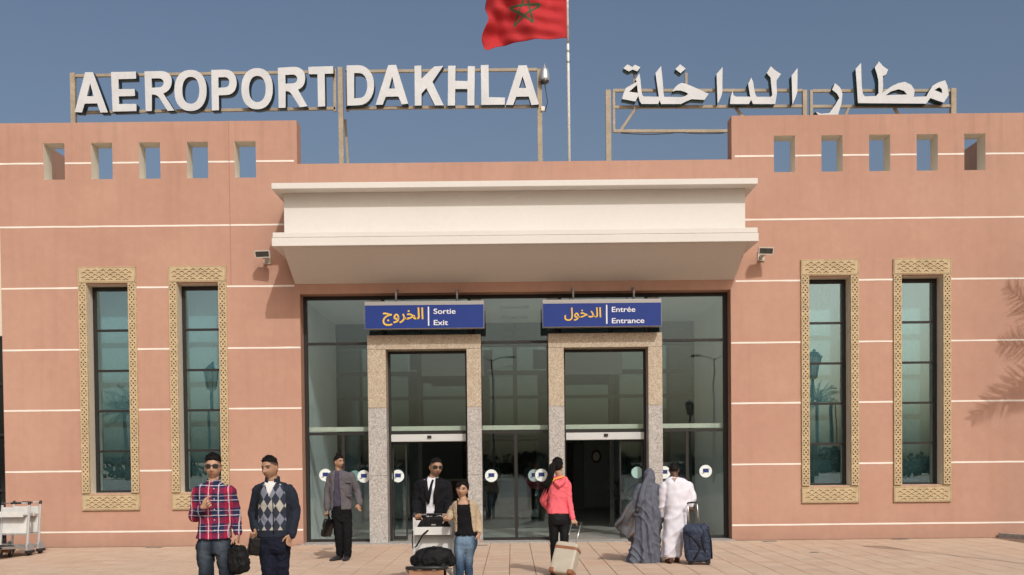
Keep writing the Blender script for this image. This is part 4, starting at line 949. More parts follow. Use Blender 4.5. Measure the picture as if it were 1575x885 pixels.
def jeans_mat(name, base, fade, zk, xs, amt):
    m, g = newmat(name, .88, .2); p = g.obj(); sx = g.new('ShaderNodeSeparateXYZ'); g.L(p, sx.inputs[0])
    n1 = g.noise(p, 7, 4); f = 0.0; acc = None
    for x0 in xs:
        dx = g.math('MULTIPLY', g.math('SUBTRACT', sx.outputs[0], x0), 16.0); dz = g.math('MULTIPLY', g.math('SUBTRACT', sx.outputs[2], zk), 4.2)
        r2 = g.math('ADD', g.math('MULTIPLY', dx, dx), g.math('MULTIPLY', dz, dz)); e = g.mapr(r2, 0, 1.6, 1, 0); acc = e if acc is None else g.math('ADD', acc, e, clamp=True)
    acc = g.math('MULTIPLY', acc, g.mapr(n1, .3, .65, .3*amt, amt)); c = g.mix(acc, base, fade)
    w_ = g.mapr(g.noise(g.scale_vec(p, 240, 240, 60), 1, 2), .3, .7, .82, 1.15); x = g.new('ShaderNodeVectorMath', operation='SCALE'); g.L(c, x.inputs[0]); g.L(w_, x.inputs['Scale']); g.L(x.outputs[0], g.b.inputs['Base Color']); return m
def plaid_mat():
    m, g = newmat('red_navy_plaid', .85, .2); p = g.obj(); wv = g.new('ShaderNodeVectorMath', operation='ADD'); nz_ = g.new('ShaderNodeTexNoise'); nz_.inputs['Scale'].default_value = 6; g.L(p, nz_.inputs['Vector'])
    sc2 = g.new('ShaderNodeVectorMath', operation='SCALE'); g.L(nz_.outputs['Color'], sc2.inputs[0]); sc2.inputs['Scale'].default_value = .022; g.L(p, wv.inputs[0]); g.L(sc2.outputs[0], wv.inputs[1])
    sx = g.new('ShaderNodeSeparateXYZ'); g.L(wv.outputs[0], sx.inputs[0])
    def band(v, per, off, lo, hi):
        t = g.math('FRACT', g.math('ADD', g.math('DIVIDE', v, per), off)); a = g.math('GREATER_THAN', t, lo); b = g.math('LESS_THAN', t, hi); return g.math('MULTIPLY', a, b)
    X_, Z_ = sx.outputs[0], sx.outputs[2]; red, nav = (.30, .012, .045), (.013, .020, .062)
    rx = band(X_, .185, .20, .0, .36); rz = band(Z_, .150, .12, .0, .38); f = g.math('MULTIPLY', g.math('ADD', rx, rz), .5); c = g.mix(f, nav, red)
    for v, per, off in ((X_, .185, .05), (X_, .185, .52), (Z_, .150, .62)):
        c = g.mix(g.math('MULTIPLY', band(v, per, off, .0, .055), .62), c, (.62, .58, .62))
    c = g.mix(g.math('MULTIPLY', band(Z_, .150, .30, 0, .04), .45), c, (.62, .58, .62))
    g.L(c, g.b.inputs['Base Color']); return m
def argyle_mat():
    m, g = newmat('argyle_knit', .9, .15); p = g.obj(); sx = g.new('ShaderNodeSeparateXYZ'); g.L(p, sx.inputs[0]); u = g.math('DIVIDE', sx.outputs[0], .082); v = g.math('DIVIDE', sx.outputs[2], .138)
    a = g.math('FLOOR', g.math('ADD', u, v)); b = g.math('FLOOR', g.math('SUBTRACT', u, v)); par = g.math('FLOORED_MODULO', g.math('ADD', a, b), 2.0); q = g.math('FLOORED_MODULO', g.math('ADD', a, g.math('MULTIPLY', b, -1.0)), 4.0)
    lt = g.mix(g.math('GREATER_THAN', g.math('FLOORED_MODULO', g.math('SUBTRACT', a, b), 4.0), 1.5), (.37, .36, .32), (.19, .205, .26)); c = g.mix(par, (.030, .036, .055), lt)
    k = g.mapr(g.noise(g.scale_vec(p, 160, 160, 90), 1, 2), .3, .7, .85, 1.12); x = g.new('ShaderNodeVectorMath', operation='SCALE'); g.L(c, x.inputs[0]); g.L(k, x.inputs['Scale']); g.L(x.outputs[0], g.b.inputs['Base Color']); return m
# ---- person in plaid shirt
p = Person('person in red and navy plaid shirt and sunglasses, hand at chest, carrying a black bag', 328, 10.4, SK1)
P = p.P; p.head(P(328.5, 719.3), R(6), R(4), 0, 1.04); p.neck(P(328.5, 742)); lv = [(328.5, 742.5, .062, .058), (328.5, 745.5, .115, .075), (329, 750, .170, .092), (329.5, 757, .172, .108), (330, 775, .156, .112), (331, 798, .148, .105), (331, 812, .154, .112), (330, 828, .168, .124)]
SL, EL, WL = p.sh(P(303.5, 752)), P(299.5, 796, .02), P(313, 780, -.17); SR, ER, WR = p.sh(P(355.5, 751)), P(361.5, 784, .03), P(366.5, 822, -.02)
legs = [[P(316, 836), P(318.5, 882, -.05), P(320, 1), P(320, 1)], [P(344, 836), P(350, 884, .02)]]
LK, LA = P(318, 884, -.06), V((P(319, 884).x, .0, .10)); RK, RA = P(350, 886, -.02), V((P(352, 884).x, .10, .10))
p.core(lv, [[P(317, 836), LK, LA], [P(343, 836), RK, RA]]); p.arm(SL, EL, WL); p.arm(SR, ER, WR); p.hand(WL, (.075, -.03, .045), (.1, .9, .1), 1, .75); p.hand(WR, (-.01, -.02, -.1), (-.9, .1, 0), -1, .85); p.body(.0052, stubble=.25, fade=.8)
p.hair(dict(line=[.078, .072, .056, .050, .045, .02, .0], t=.018, ts=.004, q=.012, n=.007)); p.shades()
mb = MB(); p.torso(mb, [(l[0], l[1], l[2]+.004, l[3]+.004) for l in lv]); p.limb(mb, [SL, SL*.5+EL*.5, EL, EL*.5+WL*.5, EL*.12+WL*.88], [.060, .057, .052, .046, .040]); p.limb(mb, [SR, SR*.5+ER*.5, ER, ER*.5+WR*.5, ER*.1+WR*.9], [.060, .056, .050, .045, .041])
M['plaid'] = plaid_mat(); soft('shirt', p.root, mb, .009, M['plaid'], .0075, (11, 11, 8), 1)
p.collar(P(328.5, 742.5), .058, .034, M['plaid'], gap=.25)
for k in range(5):
    q = P(329.5+.3*k, 752+16*k, -.118); MB().ell(q, (.006, .004, .006), 10, 6).build('button', M['tr_white'], p.root, smooth=True)
mb = MB(); p.torso(mb, [(331, 818, .130, .085), (330.5, 829, .148, .096), (330.5, 842, .162, .112), (330.5, 852, .150, .105)]); p.limb(mb, [P(316.5, 838), LK, LA+V((0, 0, .0))], [.092, .068, .052]); p.limb(mb, [P(344.5, 838), RK, RA], [.092, .068, .052])
soft('jeans', p.root, mb, .010, jeans_mat('faded_dark_jeans', (.010, .016, .026), (.15, .18, .22), .76, (-.075, .095), .34), .009, (12, 12, 9), 2, smooth=7)
p.shoe(LA+V((0, .03, -.10)), LA+V((-.02, -.22, -.10)), M['shoe_brown']); p.shoe(RA+V((0, .03, -.10)), RA+V((.03, -.22, -.10)), M['shoe_brown'])
mb = MB(); mb.lathe([(.026, -.012), (.036, -.010), (.036, .010), (.026, .012)], WR+V((0, 0, .012)), 14); mb.build('watch', M['plastic'], p.root, smooth=True)
bg_ = thing('shoulder_bag', 'black bag hanging from the hand of the person in plaid', 'bag', p.o+P(365.5, 861))
mb = MB(); rbox(mb, (0, -.03, 0), (.068, .12, .135), Matrix.Rotation(R(-12), 4, 'Y') @ Matrix.Rotation(R(65), 4, 'Z'), 4); rbox(mb, (.0, -.10, -.02), (.05, .06, .09), Matrix.Rotation(R(-10), 4, 'Y'), 4); soft('body', bg_, mb, .008, M['nylon'], .011, (9, 9, 9), 4)
h_ = P(366, 830)-P(365.5, 861); MB().tube([V((-.03, -.04, .11)), h_+V((-.01, -.03, -.0)), h_+V((.012, -.03, 0)), V((.02, -.05, .11))], .009, 8, flat=.6).build('handle', M['nylon'], bg_, smooth=True)
# ---- person in argyle cardigan
p = Person('person in navy argyle zip cardigan looking aside with a satchel on the shoulder', 422, 10.8, SK2)
P = p.P; p.head(P(416, 720.8), R(-24), R(8), R(-3), 1.05); p.neck(P(419, 740)); lv = [(419.5, 740.5, .066, .060), (420, 744, .120, .078), (421.5, 748.5, .176, .095), (422, 756, .180, .110), (421.5, 775, .166, .115), (421, 798, .160, .110), (421, 816, .160, .108), (421.5, 826, .160, .112)]
SL, EL, WL = p.sh(P(396.5, 750)), P(391, 788, .03), P(393.5, 813, -.06); SR, ER, WR = p.sh(P(447.5, 749)), P(454, 786, .03), P(449, 822, -.04)
LK, LA = P(414, 880, -.04), V((P(414, 880).x, .02, .09)); RK, RA = P(434, 880, .03), V((P(438, 880).x, .14, .09))
p.core(lv, [[P(411, 836), LK, LA], [P(433, 836), RK, RA]]); p.arm(SL, EL, WL); p.arm(SR, ER, WR); p.hand(WL, (.01, -.05, -.06), (.9, .1, .2), -1, .95); p.hand(WR, (-.035, -.03, -.09), (-.8, .4, 0), -1, .55); p.body(.0052, stubble=.3, fade=.85); p.hair(dict(line=[.080, .074, .056, .050, .045, .02, .0], t=.012, ts=.004, q=.004, n=.005))
M['argyle'] = argyle_mat(); M['knit'] = mat('navy_knit', (.020, .025, .038), .95, .12, 8, .4, 180)
mb = MB(); p.torso(mb, [(l[0], l[1], l[2]+.006, l[3]+.006) for l in lv]); p.limb(mb, [SL, SL*.5+EL*.5, EL, EL*.5+WL*.5, WL], [.064, .062, .058, .052, .044]); p.limb(mb, [SR, SR*.5+ER*.5, ER, ER*.5+WR*.5, WR], [.064, .062, .057, .051, .044])
zh_, zn = P(421, 815).z, P(420, 746).z; xc_ = P(421.5, 780).x
def argf(c, n):
    return 0 if (zh_ < c.z < zn+.01 and abs(c.x-xc_) < .142-.03*max(0, (c.z-zn+.09))/.1 and n.y < -.05) else 1
def vcut(c):   # V neck opening
    z0 = P(420, 764).z; return c.y < -.03 and c.z > z0 and abs(c.x-P(418.5, 750).x) < (c.z-z0)*.42
soft('cardigan', p.root, mb, .009, [M['argyle'], M['knit']], .0065, (10, 10, 7), 6, argf, cutf=vcut, thick=.006)
mb = MB(); p.torso(mb, [(l[0], l[1], l[2]-.012, l[3]-.004) for l in lv[:6]]); soft('undershirt', p.root, mb, .010, M['tr_white'], .003, (10, 10, 7), 4)
p.collar(P(419.5, 741), .066, .045, M['knit'], gap=.45); MB().tube([P(419.5, 766, -.128), P(421, 790, -.124), P(421.5, 822, -.120)], .006, 8).build('zip', M['plastic'], p.root, smooth=True)
mb = MB(); p.torso(mb, [(421.5, 815, .145, .100), (421.5, 828, .155, .112), (421.5, 840, .160, .116), (421.5, 850, .145, .105)]); p.limb(mb, [P(410.5, 836), LK, LA], [.092, .066, .050]); p.limb(mb, [P(433.5, 836), RK, RA], [.092, .066, .050]); soft('trousers', p.root, mb, .010, M['navy_cloth'], .009, (12, 12, 9), 8, smooth=7)
p.shoe(LA+V((0, .03, -.09)), LA+V((-.03, -.21, -.09)), M['shoe_dark']); p.shoe(RA+V((0, .03, -.09)), RA+V((.02, -.21, -.09)), M['shoe_dark'])
bg_ = thing('satchel', 'small black leather satchel at the hip of the person in argyle cardigan', 'bag', p.o+P(392, 840, -.07))
mb = MB(); rbox(mb, (0, 0, 0), (.062, .045, .095), Matrix.Rotation(R(10), 4, 'Y') @ Matrix.Rotation(R(25), 4, 'Z'), 6); soft('body', bg_, mb, .007, M['leather'], .004, (9, 9, 9), 4)
MB().tube([V((0, 0, .09)), P(394.5, 790, -.06)-P(392, 840, -.07), P(398, 765, -.145)-P(392, 840, -.07), P(401, 750, -.125)-P(392, 840, -.07), P(404, 745, -.03)-P(392, 840, -.07)], .012, 8, flat=.4).build('strap', M['nylon'], bg_, smooth=True)
# ---- person in grey jacket
p = Person('person in grey jacket and black trousers with hair knot, looking aside by the exit portal', 527, 17.25, SK2)
P = p.P; p.head(P(521.8, 711.5), R(48), R(0), 0, .97); p.neck(P(521.5, 724)); lv = [(521.5, 724.5, .062, .058), (522, 726.5, .12, .075), (524, 729.5, .178, .092), (524.5, 735, .185, .112), (525, 750, .172, .118), (525, 768, .165, .115), (525, 783, .178, .122)]
SL, EL, WL = p.sh(P(508, 731)), P(504.5, 758, .03), P(503.8, 783, -.02); SR, ER, WR = p.sh(P(541, 729.5)), P(549, 752, .03), P(553.8, 775, -.05)
LK, LA = P(521.5, 822, -.03), V((P(523.5, 852).x, .02, .10)); RK, RA = P(535, 822, -.06), V((P(535.5, 853).x, -.04, .10))
p.core(lv, [[P(519.5, 788), LK, LA], [P(533, 788), RK, RA]]); p.arm(SL, EL, WL); p.arm(SR, ER, WR); p.hand(WL, (.01, -.02, -.1), (.9, .1, 0), -1, .9); p.hand(WR, (-.01, -.05, -.09), (-.7, .5, 0), -1, .35); p.body(.007, stubble=.5, fade=.85)
p.hair(dict(line=[.074, .066, .050, .040, .02, -.03, -.05], t=.016, ts=.006, n=.008), lambda mb: mb.ell(p.hM @ V((0, .03, .145)), (.032, .032, .034), 14, 8))
M['greyjacket'] = mat('grey_wool_jacket', (.105, .098, .108), .92, .12, 6, .3, 150); M['plumshirt'] = mat('dark_plum_shirt', (.060, .055, .085), .85, .1, 8)
mb = MB(); p.torso(mb, [(l[0], l[1], l[2]-.010, l[3]-.004) for l in lv[:-1]]+[(525, 779, .160, .112)]); soft('shirt', p.root, mb, .010, M['plumshirt'], .006, (10, 10, 7), 3)
mb = MB(); p.torso(mb, [(l[0], l[1], l[2]+.010, l[3]+.012) for l in lv]); p.limb(mb, [SL, SL*.5+EL*.5, EL, EL*.5+WL*.5, WL], [.066, .063, .058, .053, .047]); p.limb(mb, [SR, SR*.5+ER*.5, ER, ER*.5+WR*.5, WR], [.066, .063, .058, .053, .047])
xo = P(520.5, 760).x; z1_, z0_ = P(520, 726).z, P(520, 783).z
soft('jacket', p.root, mb, .010, M['greyjacket'], .009, (9, 9, 6), 7, cutf=lambda c: c.y < -.04 and c.x < P(527, 760).x and c.x > xo-.075 and abs(c.x-xo) < .03+.045*(z1_-c.z)/(z1_-z0_), thick=.008)
p.collar(P(521.5, 725), .066, .035, M['greyjacket'], gap=.55)
for q in ((536, 742), (537.5, 763)): 
    c = P(q[0], q[1], -.133); MB().box(c.x-.05, c.x+.045, c.y-.004, c.y+.02, c.z-.012, c.z+.014).build('pocket_flap', M['greyjacket'], p.root, bevel=.004)
mb = MB(); p.torso(mb, [(525.5, 776, .145, .105), (525.5, 786, .160, .115), (526, 795, .165, .118), (526.5, 803, .150, .105)]); p.limb(mb, [P(519, 793), LK, LA+V((0, 0, -.02))], [.090, .072, .062]); p.limb(mb, [P(533.5, 793), RK, RA+V((0, 0, -.02))], [.090, .072, .062]); soft('trousers', p.root, mb, .010, M['black_cloth'], .008, (12, 12, 8), 5, smooth=7)
p.shoe(V((LA.x, .02, 0)), V((LA.x-.13, -.20, 0)), M['shoe_dark']); p.shoe(V((RA.x, .0, 0)), V((RA.x-.02, -.26, 0)), M['shoe_dark'])
bg_ = thing('briefcase', 'slim black document case in the hand of the person in grey jacket', 'bag', p.o+P(504.5, 812, -.05))
mb = MB(); rbox(mb, (0, 0, 0), (.03, .16, .15), Matrix.Rotation(R(12), 4, 'Y') @ Matrix.Rotation(R(-18), 4, 'Z'), 7); soft('body', bg_, mb, .008, M['leather'], .003, (9, 9, 9), 2)
MB().tube([V((.03, -.05, .14)), V((.01, -.05, .22)), V((.01, .04, .22)), V((.03, .05, .14))], .010, 8).build('handle', M['leather'], bg_, smooth=True); box('clasp', -.062, -.056, -.16, -.13, -.02, .03, M['alu'], bg_)
# ---- person in dark suit pushing the trolley
p = Person('person in black suit, white shirt and sunglasses pushing the loaded trolley', 666, 13.55, SK2)
P = p.P; p.head(P(671, 719.5, -.06), R(22), R(10), R(4), 1.06); p.neck(P(666.5, 735.5, -.02), .055); lv = [(666.5, 736, .066, .060, -.02), (666.5, 738, .125, .080, -.02), (666.5, 741, .192, .098, -.02), (666.5, 749, .205, .118, -.03), (666.5, 770, .190, .122, -.02), (666.5, 795, .182, .118, 0), (666.5, 818, .195, .122, .03)]
SL, EL, WL = p.sh(P(645, 743, -.02)), P(641.5, 774, -.06), P(642.5, 795, -.36); SR, ER, WR = p.sh(P(688, 743, -.02)), P(690.5, 774, -.06), P(688.5, 795, -.36)
LA, RA = V((-.10, .14, .09)), V((.10, -.02, .09)); LK, RK = V((-.10, .05, .48)), V((.11, -.05, .48))
p.core(lv, [[V((-.09, .04, .82)), LK, LA], [V((.09, .04, .82)), RK, RA]]); p.arm(SL, EL, WL); p.arm(SR, ER, WR); p.hand(WL, (.02, -.10, -.02), (0, -.1, -1), 1, .9); p.hand(WR, (-.02, -.10, -.02), (0, -.1, -1), -1, .9); p.body(.0055, stubble=.5, fade=.85); p.hair(dict(line=[.076, .070, .052, .046, .04, .02, .0], t=.008, ts=.003, n=.004)); p.shades()
M['suit'] = mat('black_suit_wool', (.0095, .0095, .0115), .85, .12, 8, .2, 200); M['whiteshirt'] = mat('white_cotton', (.66, .67, .72), .8, .06, 10)
mb = MB(); p.torso(mb, [(l[0], l[1], l[2]-.012, l[3]-.004, l[4]) for l in lv[:-1]]); soft('shirt', p.root, mb, .010, M['whiteshirt'], .007, (10, 10, 7), 3); p.collar(P(666.5, 737, -.02), .060, .030, M['whiteshirt'], gap=.3)
mb = MB(); p.torso(mb, [(l[0], l[1], l[2]+.010, l[3]+.012, l[4]) for l in lv]); p.limb(mb, [SL, SL*.5+EL*.5, EL, EL*.5+WL*.5, EL*.1+WL*.9], [.070, .066, .060, .052, .046]); p.limb(mb, [SR, SR*.5+ER*.5, ER, ER*.5+WR*.5, ER*.1+WR*.9], [.070, .066, .060, .052, .046])
zt, zb_ = P(666, 733).z, P(666, 800).z; xa_ = P(663, 770).x
soft('jacket', p.root, mb, .010, M['suit'], .009, (9, 9, 6), 11, cutf=lambda c: c.y < -.07 and c.y > -.17 and c.z > zb_-.05 and abs(c.x-xa_-.02*(c.z-zb_)) < .062-.01*(zt-c.z)/(zt-zb_), thick=.008)
for e, pts in ((-1, ((656, 737, -.10), (655.5, 748, -.160), (657, 762, -.168), (658.5, 776, -.160))), (1, ((674, 737, -.10), (672.5, 748, -.160), (669.5, 762, -.168), (667.5, 776, -.160)))):
    MB().tube([P(*q) for q in pts], [.012, .026, .024, .006], 8, flat=.28, ref=(1, 0, 0)).build('lapel', M['suit'], p.root, smooth=True)
for e, W_ in ((-1, WL), (1, WR)): MB().lathe([(.034, -.012), (.038, -.010), (.038, .010), (.034, .012)], (0, 0, 0), 14).build('cuff', M['whiteshirt'], p.root, smooth=True, loc=W_+V((0, .02, .004)), rot=(R(80), 0, 0))
MB().tube([P(666.5, 738, -.135), P(664, 746, -.155), P(661, 760, -.16), P(659.5, 775, -.155)], [.014, .016, .022, .012], 8, flat=.35, ref=(1, 0, 0)).build('tie', M['suit'], p.root, smooth=True)
mb = MB(); p.torso(mb, [(666.5, 806, .16, .11, .02), (666.5, 820, .175, .12, .04), (666.5, 834, .17, .118, .04)]); p.limb(mb, [V((-.088, .04, .80)), LK, LA], [.095, .075, .062]); p.limb(mb, [V((.088, .04, .80)), RK, RA], [.095, .075, .062]); soft('trousers', p.root, mb, .011, M['suit'], .008, (12, 12, 8), 5, smooth=7)
p.shoe(V((LA.x, .16, 0)), V((LA.x, -.10, 0)), M['shoe_dark']); p.shoe(V((RA.x, .0, 0)), V((RA.x, -.26, 0)), M['shoe_dark'])
# ---- person in beige jacket
p = Person('person in beige jacket, black top and blue jeans walking beside the loaded trolley', 714, 12.8, SK1)
P = p.P; p.head(P(711.5, 752.8), R(-8), R(6), R(9), .95); p.neck(P(713, 768.5), .043); lv = [(713, 769, .055, .050), (713.5, 771, .095, .066), (714.5, 774.5, .132, .080), (715, 782, .140, .098), (716, 797, .124, .098), (717, 810, .124, .100), (717.5, 823, .144, .116)]
SL, EL, WL = p.sh(P(700, 775)), P(694.5, 788, .02), P(691, 799, -.10); SR, ER, WR = p.sh(P(729.5, 774)), P(734.5, 796, .02), P(737.5, 820, -.03)
LA, RA = V((P(709, 880).x, -.02, .08)), V((P(722, 880).x, .06, .08)); LK, RK = P(707.5, 857, -.05), P(721, 857, .0)
p.core(lv, [[P(709, 832), LK, LA], [P(726, 832), RK, RA]]); p.arm(SL, EL, WL, (.036, .031, .023)); p.arm(SR, ER, WR, (.036, .031, .023)); p.hand(WL, (-.03, -.08, -.01), (0, -.2, -1), -1, .8, .85); p.hand(WR, (-.01, -.02, -.09), (-.9, .2, 0), -1, .6, .85); p.body(.0052, lip=(.24, .08, .07))
def bun(mb):
    mb.ell(p.hM @ V((.0, .075, .045)), (.035, .035, .035), 14, 8)
    for k in range(6): mb.tube([p.hM @ V((-.055+.012*k, -.055, .090)), p.hM @ V((-.060+.010*k, -.092, .055)), p.hM @ V((-.066+.006*k, -.085, .022+.004*k))], [.007, .006, .003], 6)
p.hair(dict(line=[.074, .062, .012, -.01, -.03, -.070, -.08], t=.013, ts=.010, n=.008), bun)
M['beigejk'] = mat('beige_cotton_jacket', (.40, .315, .215), .9, .1, 8, .3, 150)
mb = MB(); p.torso(mb, [(l[0], l[1], l[2]-.002, l[3]-.002) for l in lv]); z_ = P(713, 776).z
soft('top', p.root, mb, .008, M['black_cloth'], .006, (11, 11, 7), 2, cutf=lambda c: c.y < 0 and c.z > z_ and abs(c.x-P(713, 770).x) < .07)
mb = MB(); p.torso(mb, [(l[0], l[1], l[2]+.012, l[3]+.010) for l in lv[1:-1]]+[(717, 818, .145, .108)]); p.limb(mb, [SL, EL, EL*.2+WL*.8], [.052, .046, .036]); p.limb(mb, [SR, SR*.5+ER*.5, ER, WR*.9+ER*.1], [.052, .049, .045, .037])
def jcut(c):
    zz_ = (P(713, 770).z-c.z)/.42; l_ = P(703.5, 790).x+.0*zz_; r_ = P(723, 790).x+.05*zz_; return c.y < -.02 and l_+.0 < c.x < r_
soft('jacket', p.root, mb, .008, M['beigejk'], .008, (11, 11, 8), 5, cutf=jcut, thick=.007); p.collar(P(713, 770), .062, .026, M['beigejk'], gap=.9)
mb = MB(); p.torso(mb, [(717.5, 816, .100, .072), (717.5, 824, .122, .086), (717.5, 834, .138, .104), (717, 843, .128, .098), (717, 850, .09, .07)]); p.limb(mb, [P(708.8, 833), LK, LA], [.078, .056, .040]); p.limb(mb, [P(726, 833), RK, RA], [.078, .056, .040])
soft('jeans', p.root, mb, .009, jeans_mat('mid_blue_jeans', (.032, .062, .115), (.22, .32, .42), .60, (-.055, .055), .8), .006, (12, 12, 9), 6, smooth=7)
p.shoe(V((LA.x, .02, 0)), V((LA.x, -.20, 0)), M['shoe_dark'], .06, .038); p.shoe(V((RA.x, .08, 0)), V((RA.x+.02, -.14, 0)), M['shoe_dark'], .06, .038)
# ---- person in pink top, seen from behind
p = Person('person in pink hooded top and black leggings with long ponytail, seen from behind', 860, 14.5, SK1, None, math.pi)
P = p.P; p.head(P(858.5, 717.5, .01), R(165), R(4), R(4), .97); p.neck(P(861, 732), .045); lv = [(861, 732.5, .056, .052), (861, 735, .10, .066), (860.5, 740.5, .140, .078), (860, 748, .148, .092), (858.5, 762, .128, .090), (857.5, 773, .115, .085), (858, 782, .132, .095), (859.5, 790, .152, .108)]
SL, EL, WL = p.sh(P(846, 743)), P(835.5, 770, .04), P(844, 783, .16); SR, ER, WR = p.sh(P(874.5, 742)), P(876, 771, -.02), P(881.5, 798, -.10)
LA, RA = V((P(853, 838).x, .12, .08)), V((P(868, 838).x, -.12, .08)); LK, RK = P(852.5, 836, .04), P(868.5, 836, -.03)
p.core(lv, [[P(852.5, 800), LK, LA], [P(868.5, 800), RK, RA]]); p.arm(SL, EL, WL, (.036, .031, .023)); p.arm(SR, ER, WR, (.036, .031, .023)); p.hand(WL, (.07, .06, -.02), (.2, -.2, -1), 1, .6, .85); p.hand(WR, (.02, -.04, -.08), (-.3, .9, -.3), 1, .95, .88); p.body(.0065)
def tail(mb):
    a = p.hM @ V((0, .088, .035)); mb.ell(a, (.034, .034, .034), 12, 8); random.seed(3)
    for k in range(26):
        e = V((random.uniform(-.07, .05), random.uniform(-.05, .04), random.uniform(-.05, .09))); w0 = V((random.gauss(0, .012), random.gauss(0, .012), random.gauss(0, .012)))
        mb.tube([a+w0, a+V((-.05, -.04, -.04))+w0*1.6, P(848, 735, -.16)+w0*1.5+e*.25, P(842, 748, -.15)+e*.6, P(838.5, 757, -.12)+e], [.016, .017, .014, .010, .002], 6)
p.hair(dict(line=[.056, .050, .010, -.01, -.04, -.085, -.09], t=.014), tail)
M['pink'] = mat('coral_pink_jersey', (.74, .135, .165), .8, .06, 8, .15, 200); M['yellow'] = mat('yellow_trim', (.75, .50, .04), .7); M['leggings'] = mat('black_leggings', (.010, .010, .012), .6, .1, 8)
mb = MB(); p.torso(mb, [(l[0], l[1], l[2]+.004, l[3]+.004) for l in lv]); p.limb(mb, [SL, SL*.5+EL*.5, EL, EL*.4+WL*.6, WL], [.050, .047, .044, .039, .034]); p.limb(mb, [SR, SR*.5+ER*.5, ER, ER*.5+WR*.5, WR], [.050, .046, .042, .038, .033])
mb.tube([P(853, 737, -.05), P(855.5, 743, -.10), P(860.5, 747, -.115), P(866, 742, -.10), P(868, 735.5, -.05)], [.026, .034, .038, .034, .026], 14, round_ends=True)
soft('hooded_top', p.root, mb, .008, M['pink'], .0055, (11, 11, 9), 3)
MB().tube([P(844.5, 748.5, -.105), P(848, 743, -.135), P(853, 737.5, -.12), P(860, 735, -.105), P(867.5, 733.5, -.08)], .008, 8).build('piping', M['yellow'], p.root, smooth=True)
mb = MB(); p.torso(mb, [(859.5, 784, .128, .092), (860, 792, .146, .108), (860.3, 800, .150, .115), (860.3, 807, .135, .10)]); p.limb(mb, [P(852.3, 799), LK, LA], [.080, .056, .040]); p.limb(mb, [P(868.6, 799), RK, RA], [.080, .056, .040]); soft('leggings', p.root, mb, .009, M['leggings'], .003, (12, 12, 9), 6, smooth=7)
p.shoe(V((LA.x, .08, 0)), V((LA.x, .32, 0)), M['shoe_dark'], .07, .04); p.shoe(V((RA.x, -.15, 0)), V((RA.x, .08, 0)), M['shoe_dark'], .07, .04)
# ---- person in grey wrap, seen from behind
def cloth_mat(name, c1, c2, dots=None, alpha=None):
    m, g = newmat(name, .85, .15); q = g.obj(); n1 = g.noise(g.scale_vec(q, 40, 40, 7), 1, 4); c = g.mix(g.mapr(n1, .3, .7, 0, 1), c1, c2)
    if dots:
        v = g.new('ShaderNodeTexVoronoi'); v.inputs['Scale'].default_value = 26; g.L(q, v.inputs['Vector']); k = g.math('MULTIPLY', g.mapr(v.outputs['Distance'], .22, .30, 1, 0), g.mapr(g.noise(q, 6, 2), .48, .56, 0, 1)); c = g.mix(k, c, dots)
    g.L(c, g.b.inputs['Base Color']); return m
M['wrap'] = cloth_mat('grey_wrap_cotton', (.085, .095, .125), (.125, .135, .165)); M['wrap_print'] = cloth_mat('grey_wrap_printed_end', (.07, .072, .085), (.11, .11, .12), (.24, .12, .045))
p = Person('person in a long grey wrap covering the head, seen from behind, cloth end blowing', 994, 16.35, SK2, None, math.pi)
P = p.P; p.head(P(999, 733, .02), R(190), R(14), 0, .94, False); p.neck(P(1000, 744), .05); lv = [(1000, 743, .085, .075), (1000, 746, .15, .10), (1000, 750, .188, .125), (999.5, 764, .198, .15), (998.5, 785, .200, .165), (997, 808, .196, .165), (995, 832, .205, .175), (991.5, 856, .238, .20), (989.5, 866.5, .262, .22)]
p.core(lv[:6], [[V((-.07, 0, .8)), V((-.08, 0, .45)), V((-.09, 0, .08))], [V((.09, 0, .8)), V((.08, 0, .45)), V((.07, 0, .08))]]); p.arm(P(984, 752), P(978, 775, .03), P(976, 796, .12)); p.hand(P(976, 796, .12), (.0, .06, -.08), (.9, 0, 0), 1, .6, .9); p.body(.008)
mb = MB(); mb.rings([p.ring(p.P(l[0], l[1]), l[2]*1.0, l[3], 72, 2.2) for l in lv])
hm = p.hM; mb.ell(hm @ V((0, .012, .005)), (.093, .118, .132), 24, 16, 0, hm.to_3x3()); mb.tube([hm @ V((0, .05, -.02)), P(999, 742, -.03), P(999, 748, -.03)], [.085, .085, .10], 20)
mb.tube([hm @ V((-.01, .10, .05)), P(993, 742, -.10), P(990, 754, -.15), P(986, 770, -.16), P(981, 785, -.10)], [.035, .042, .045, .05, .035], 14, round_ends=True)
mb.tube([P(986, 752), P(980, 770), P(978, 788)], [.085, .08, .06], 16, round_ends=True); mb.tube([P(1012, 752), P(1016, 775), P(1016, 800)], [.07, .065, .05], 16, round_ends=True)
def wr(me_, seed):
    co, no = vco(me_), vno(me_); d = np.zeros(len(co))
    for i, q in enumerate(co):
        z = q[2]; th = math.atan2(q[1], q[0]); s_ = (q[0]*7+z*4.2)+1.1*noise.noise(V((q[0]*4, q[1]*4, z*2.2+seed))); low = min(1, max(0, (1.25-z)/.5))
        d[i] = .024*low*math.sin(th*9+z*3+2.2*noise.noise(V((th*1.5, z*2, seed))))*(.35+.65*min(1, max(0, (.75-z)/.6)))+.022*(1-abs(math.sin(s_*3.1)))**1.6*low+.009*noise.noise(V(q)*16)
    me_.vertices.foreach_set('co', (co+no*d[:, None]).ravel()); me_.update()
me = remesh(mb, 'wrap', .0085, 3); wr(me, 1.7); mats_by(me, [M['wrap']], None); link('wrap', me, p.root)
gm = MB(); NU, NV = 36, 30
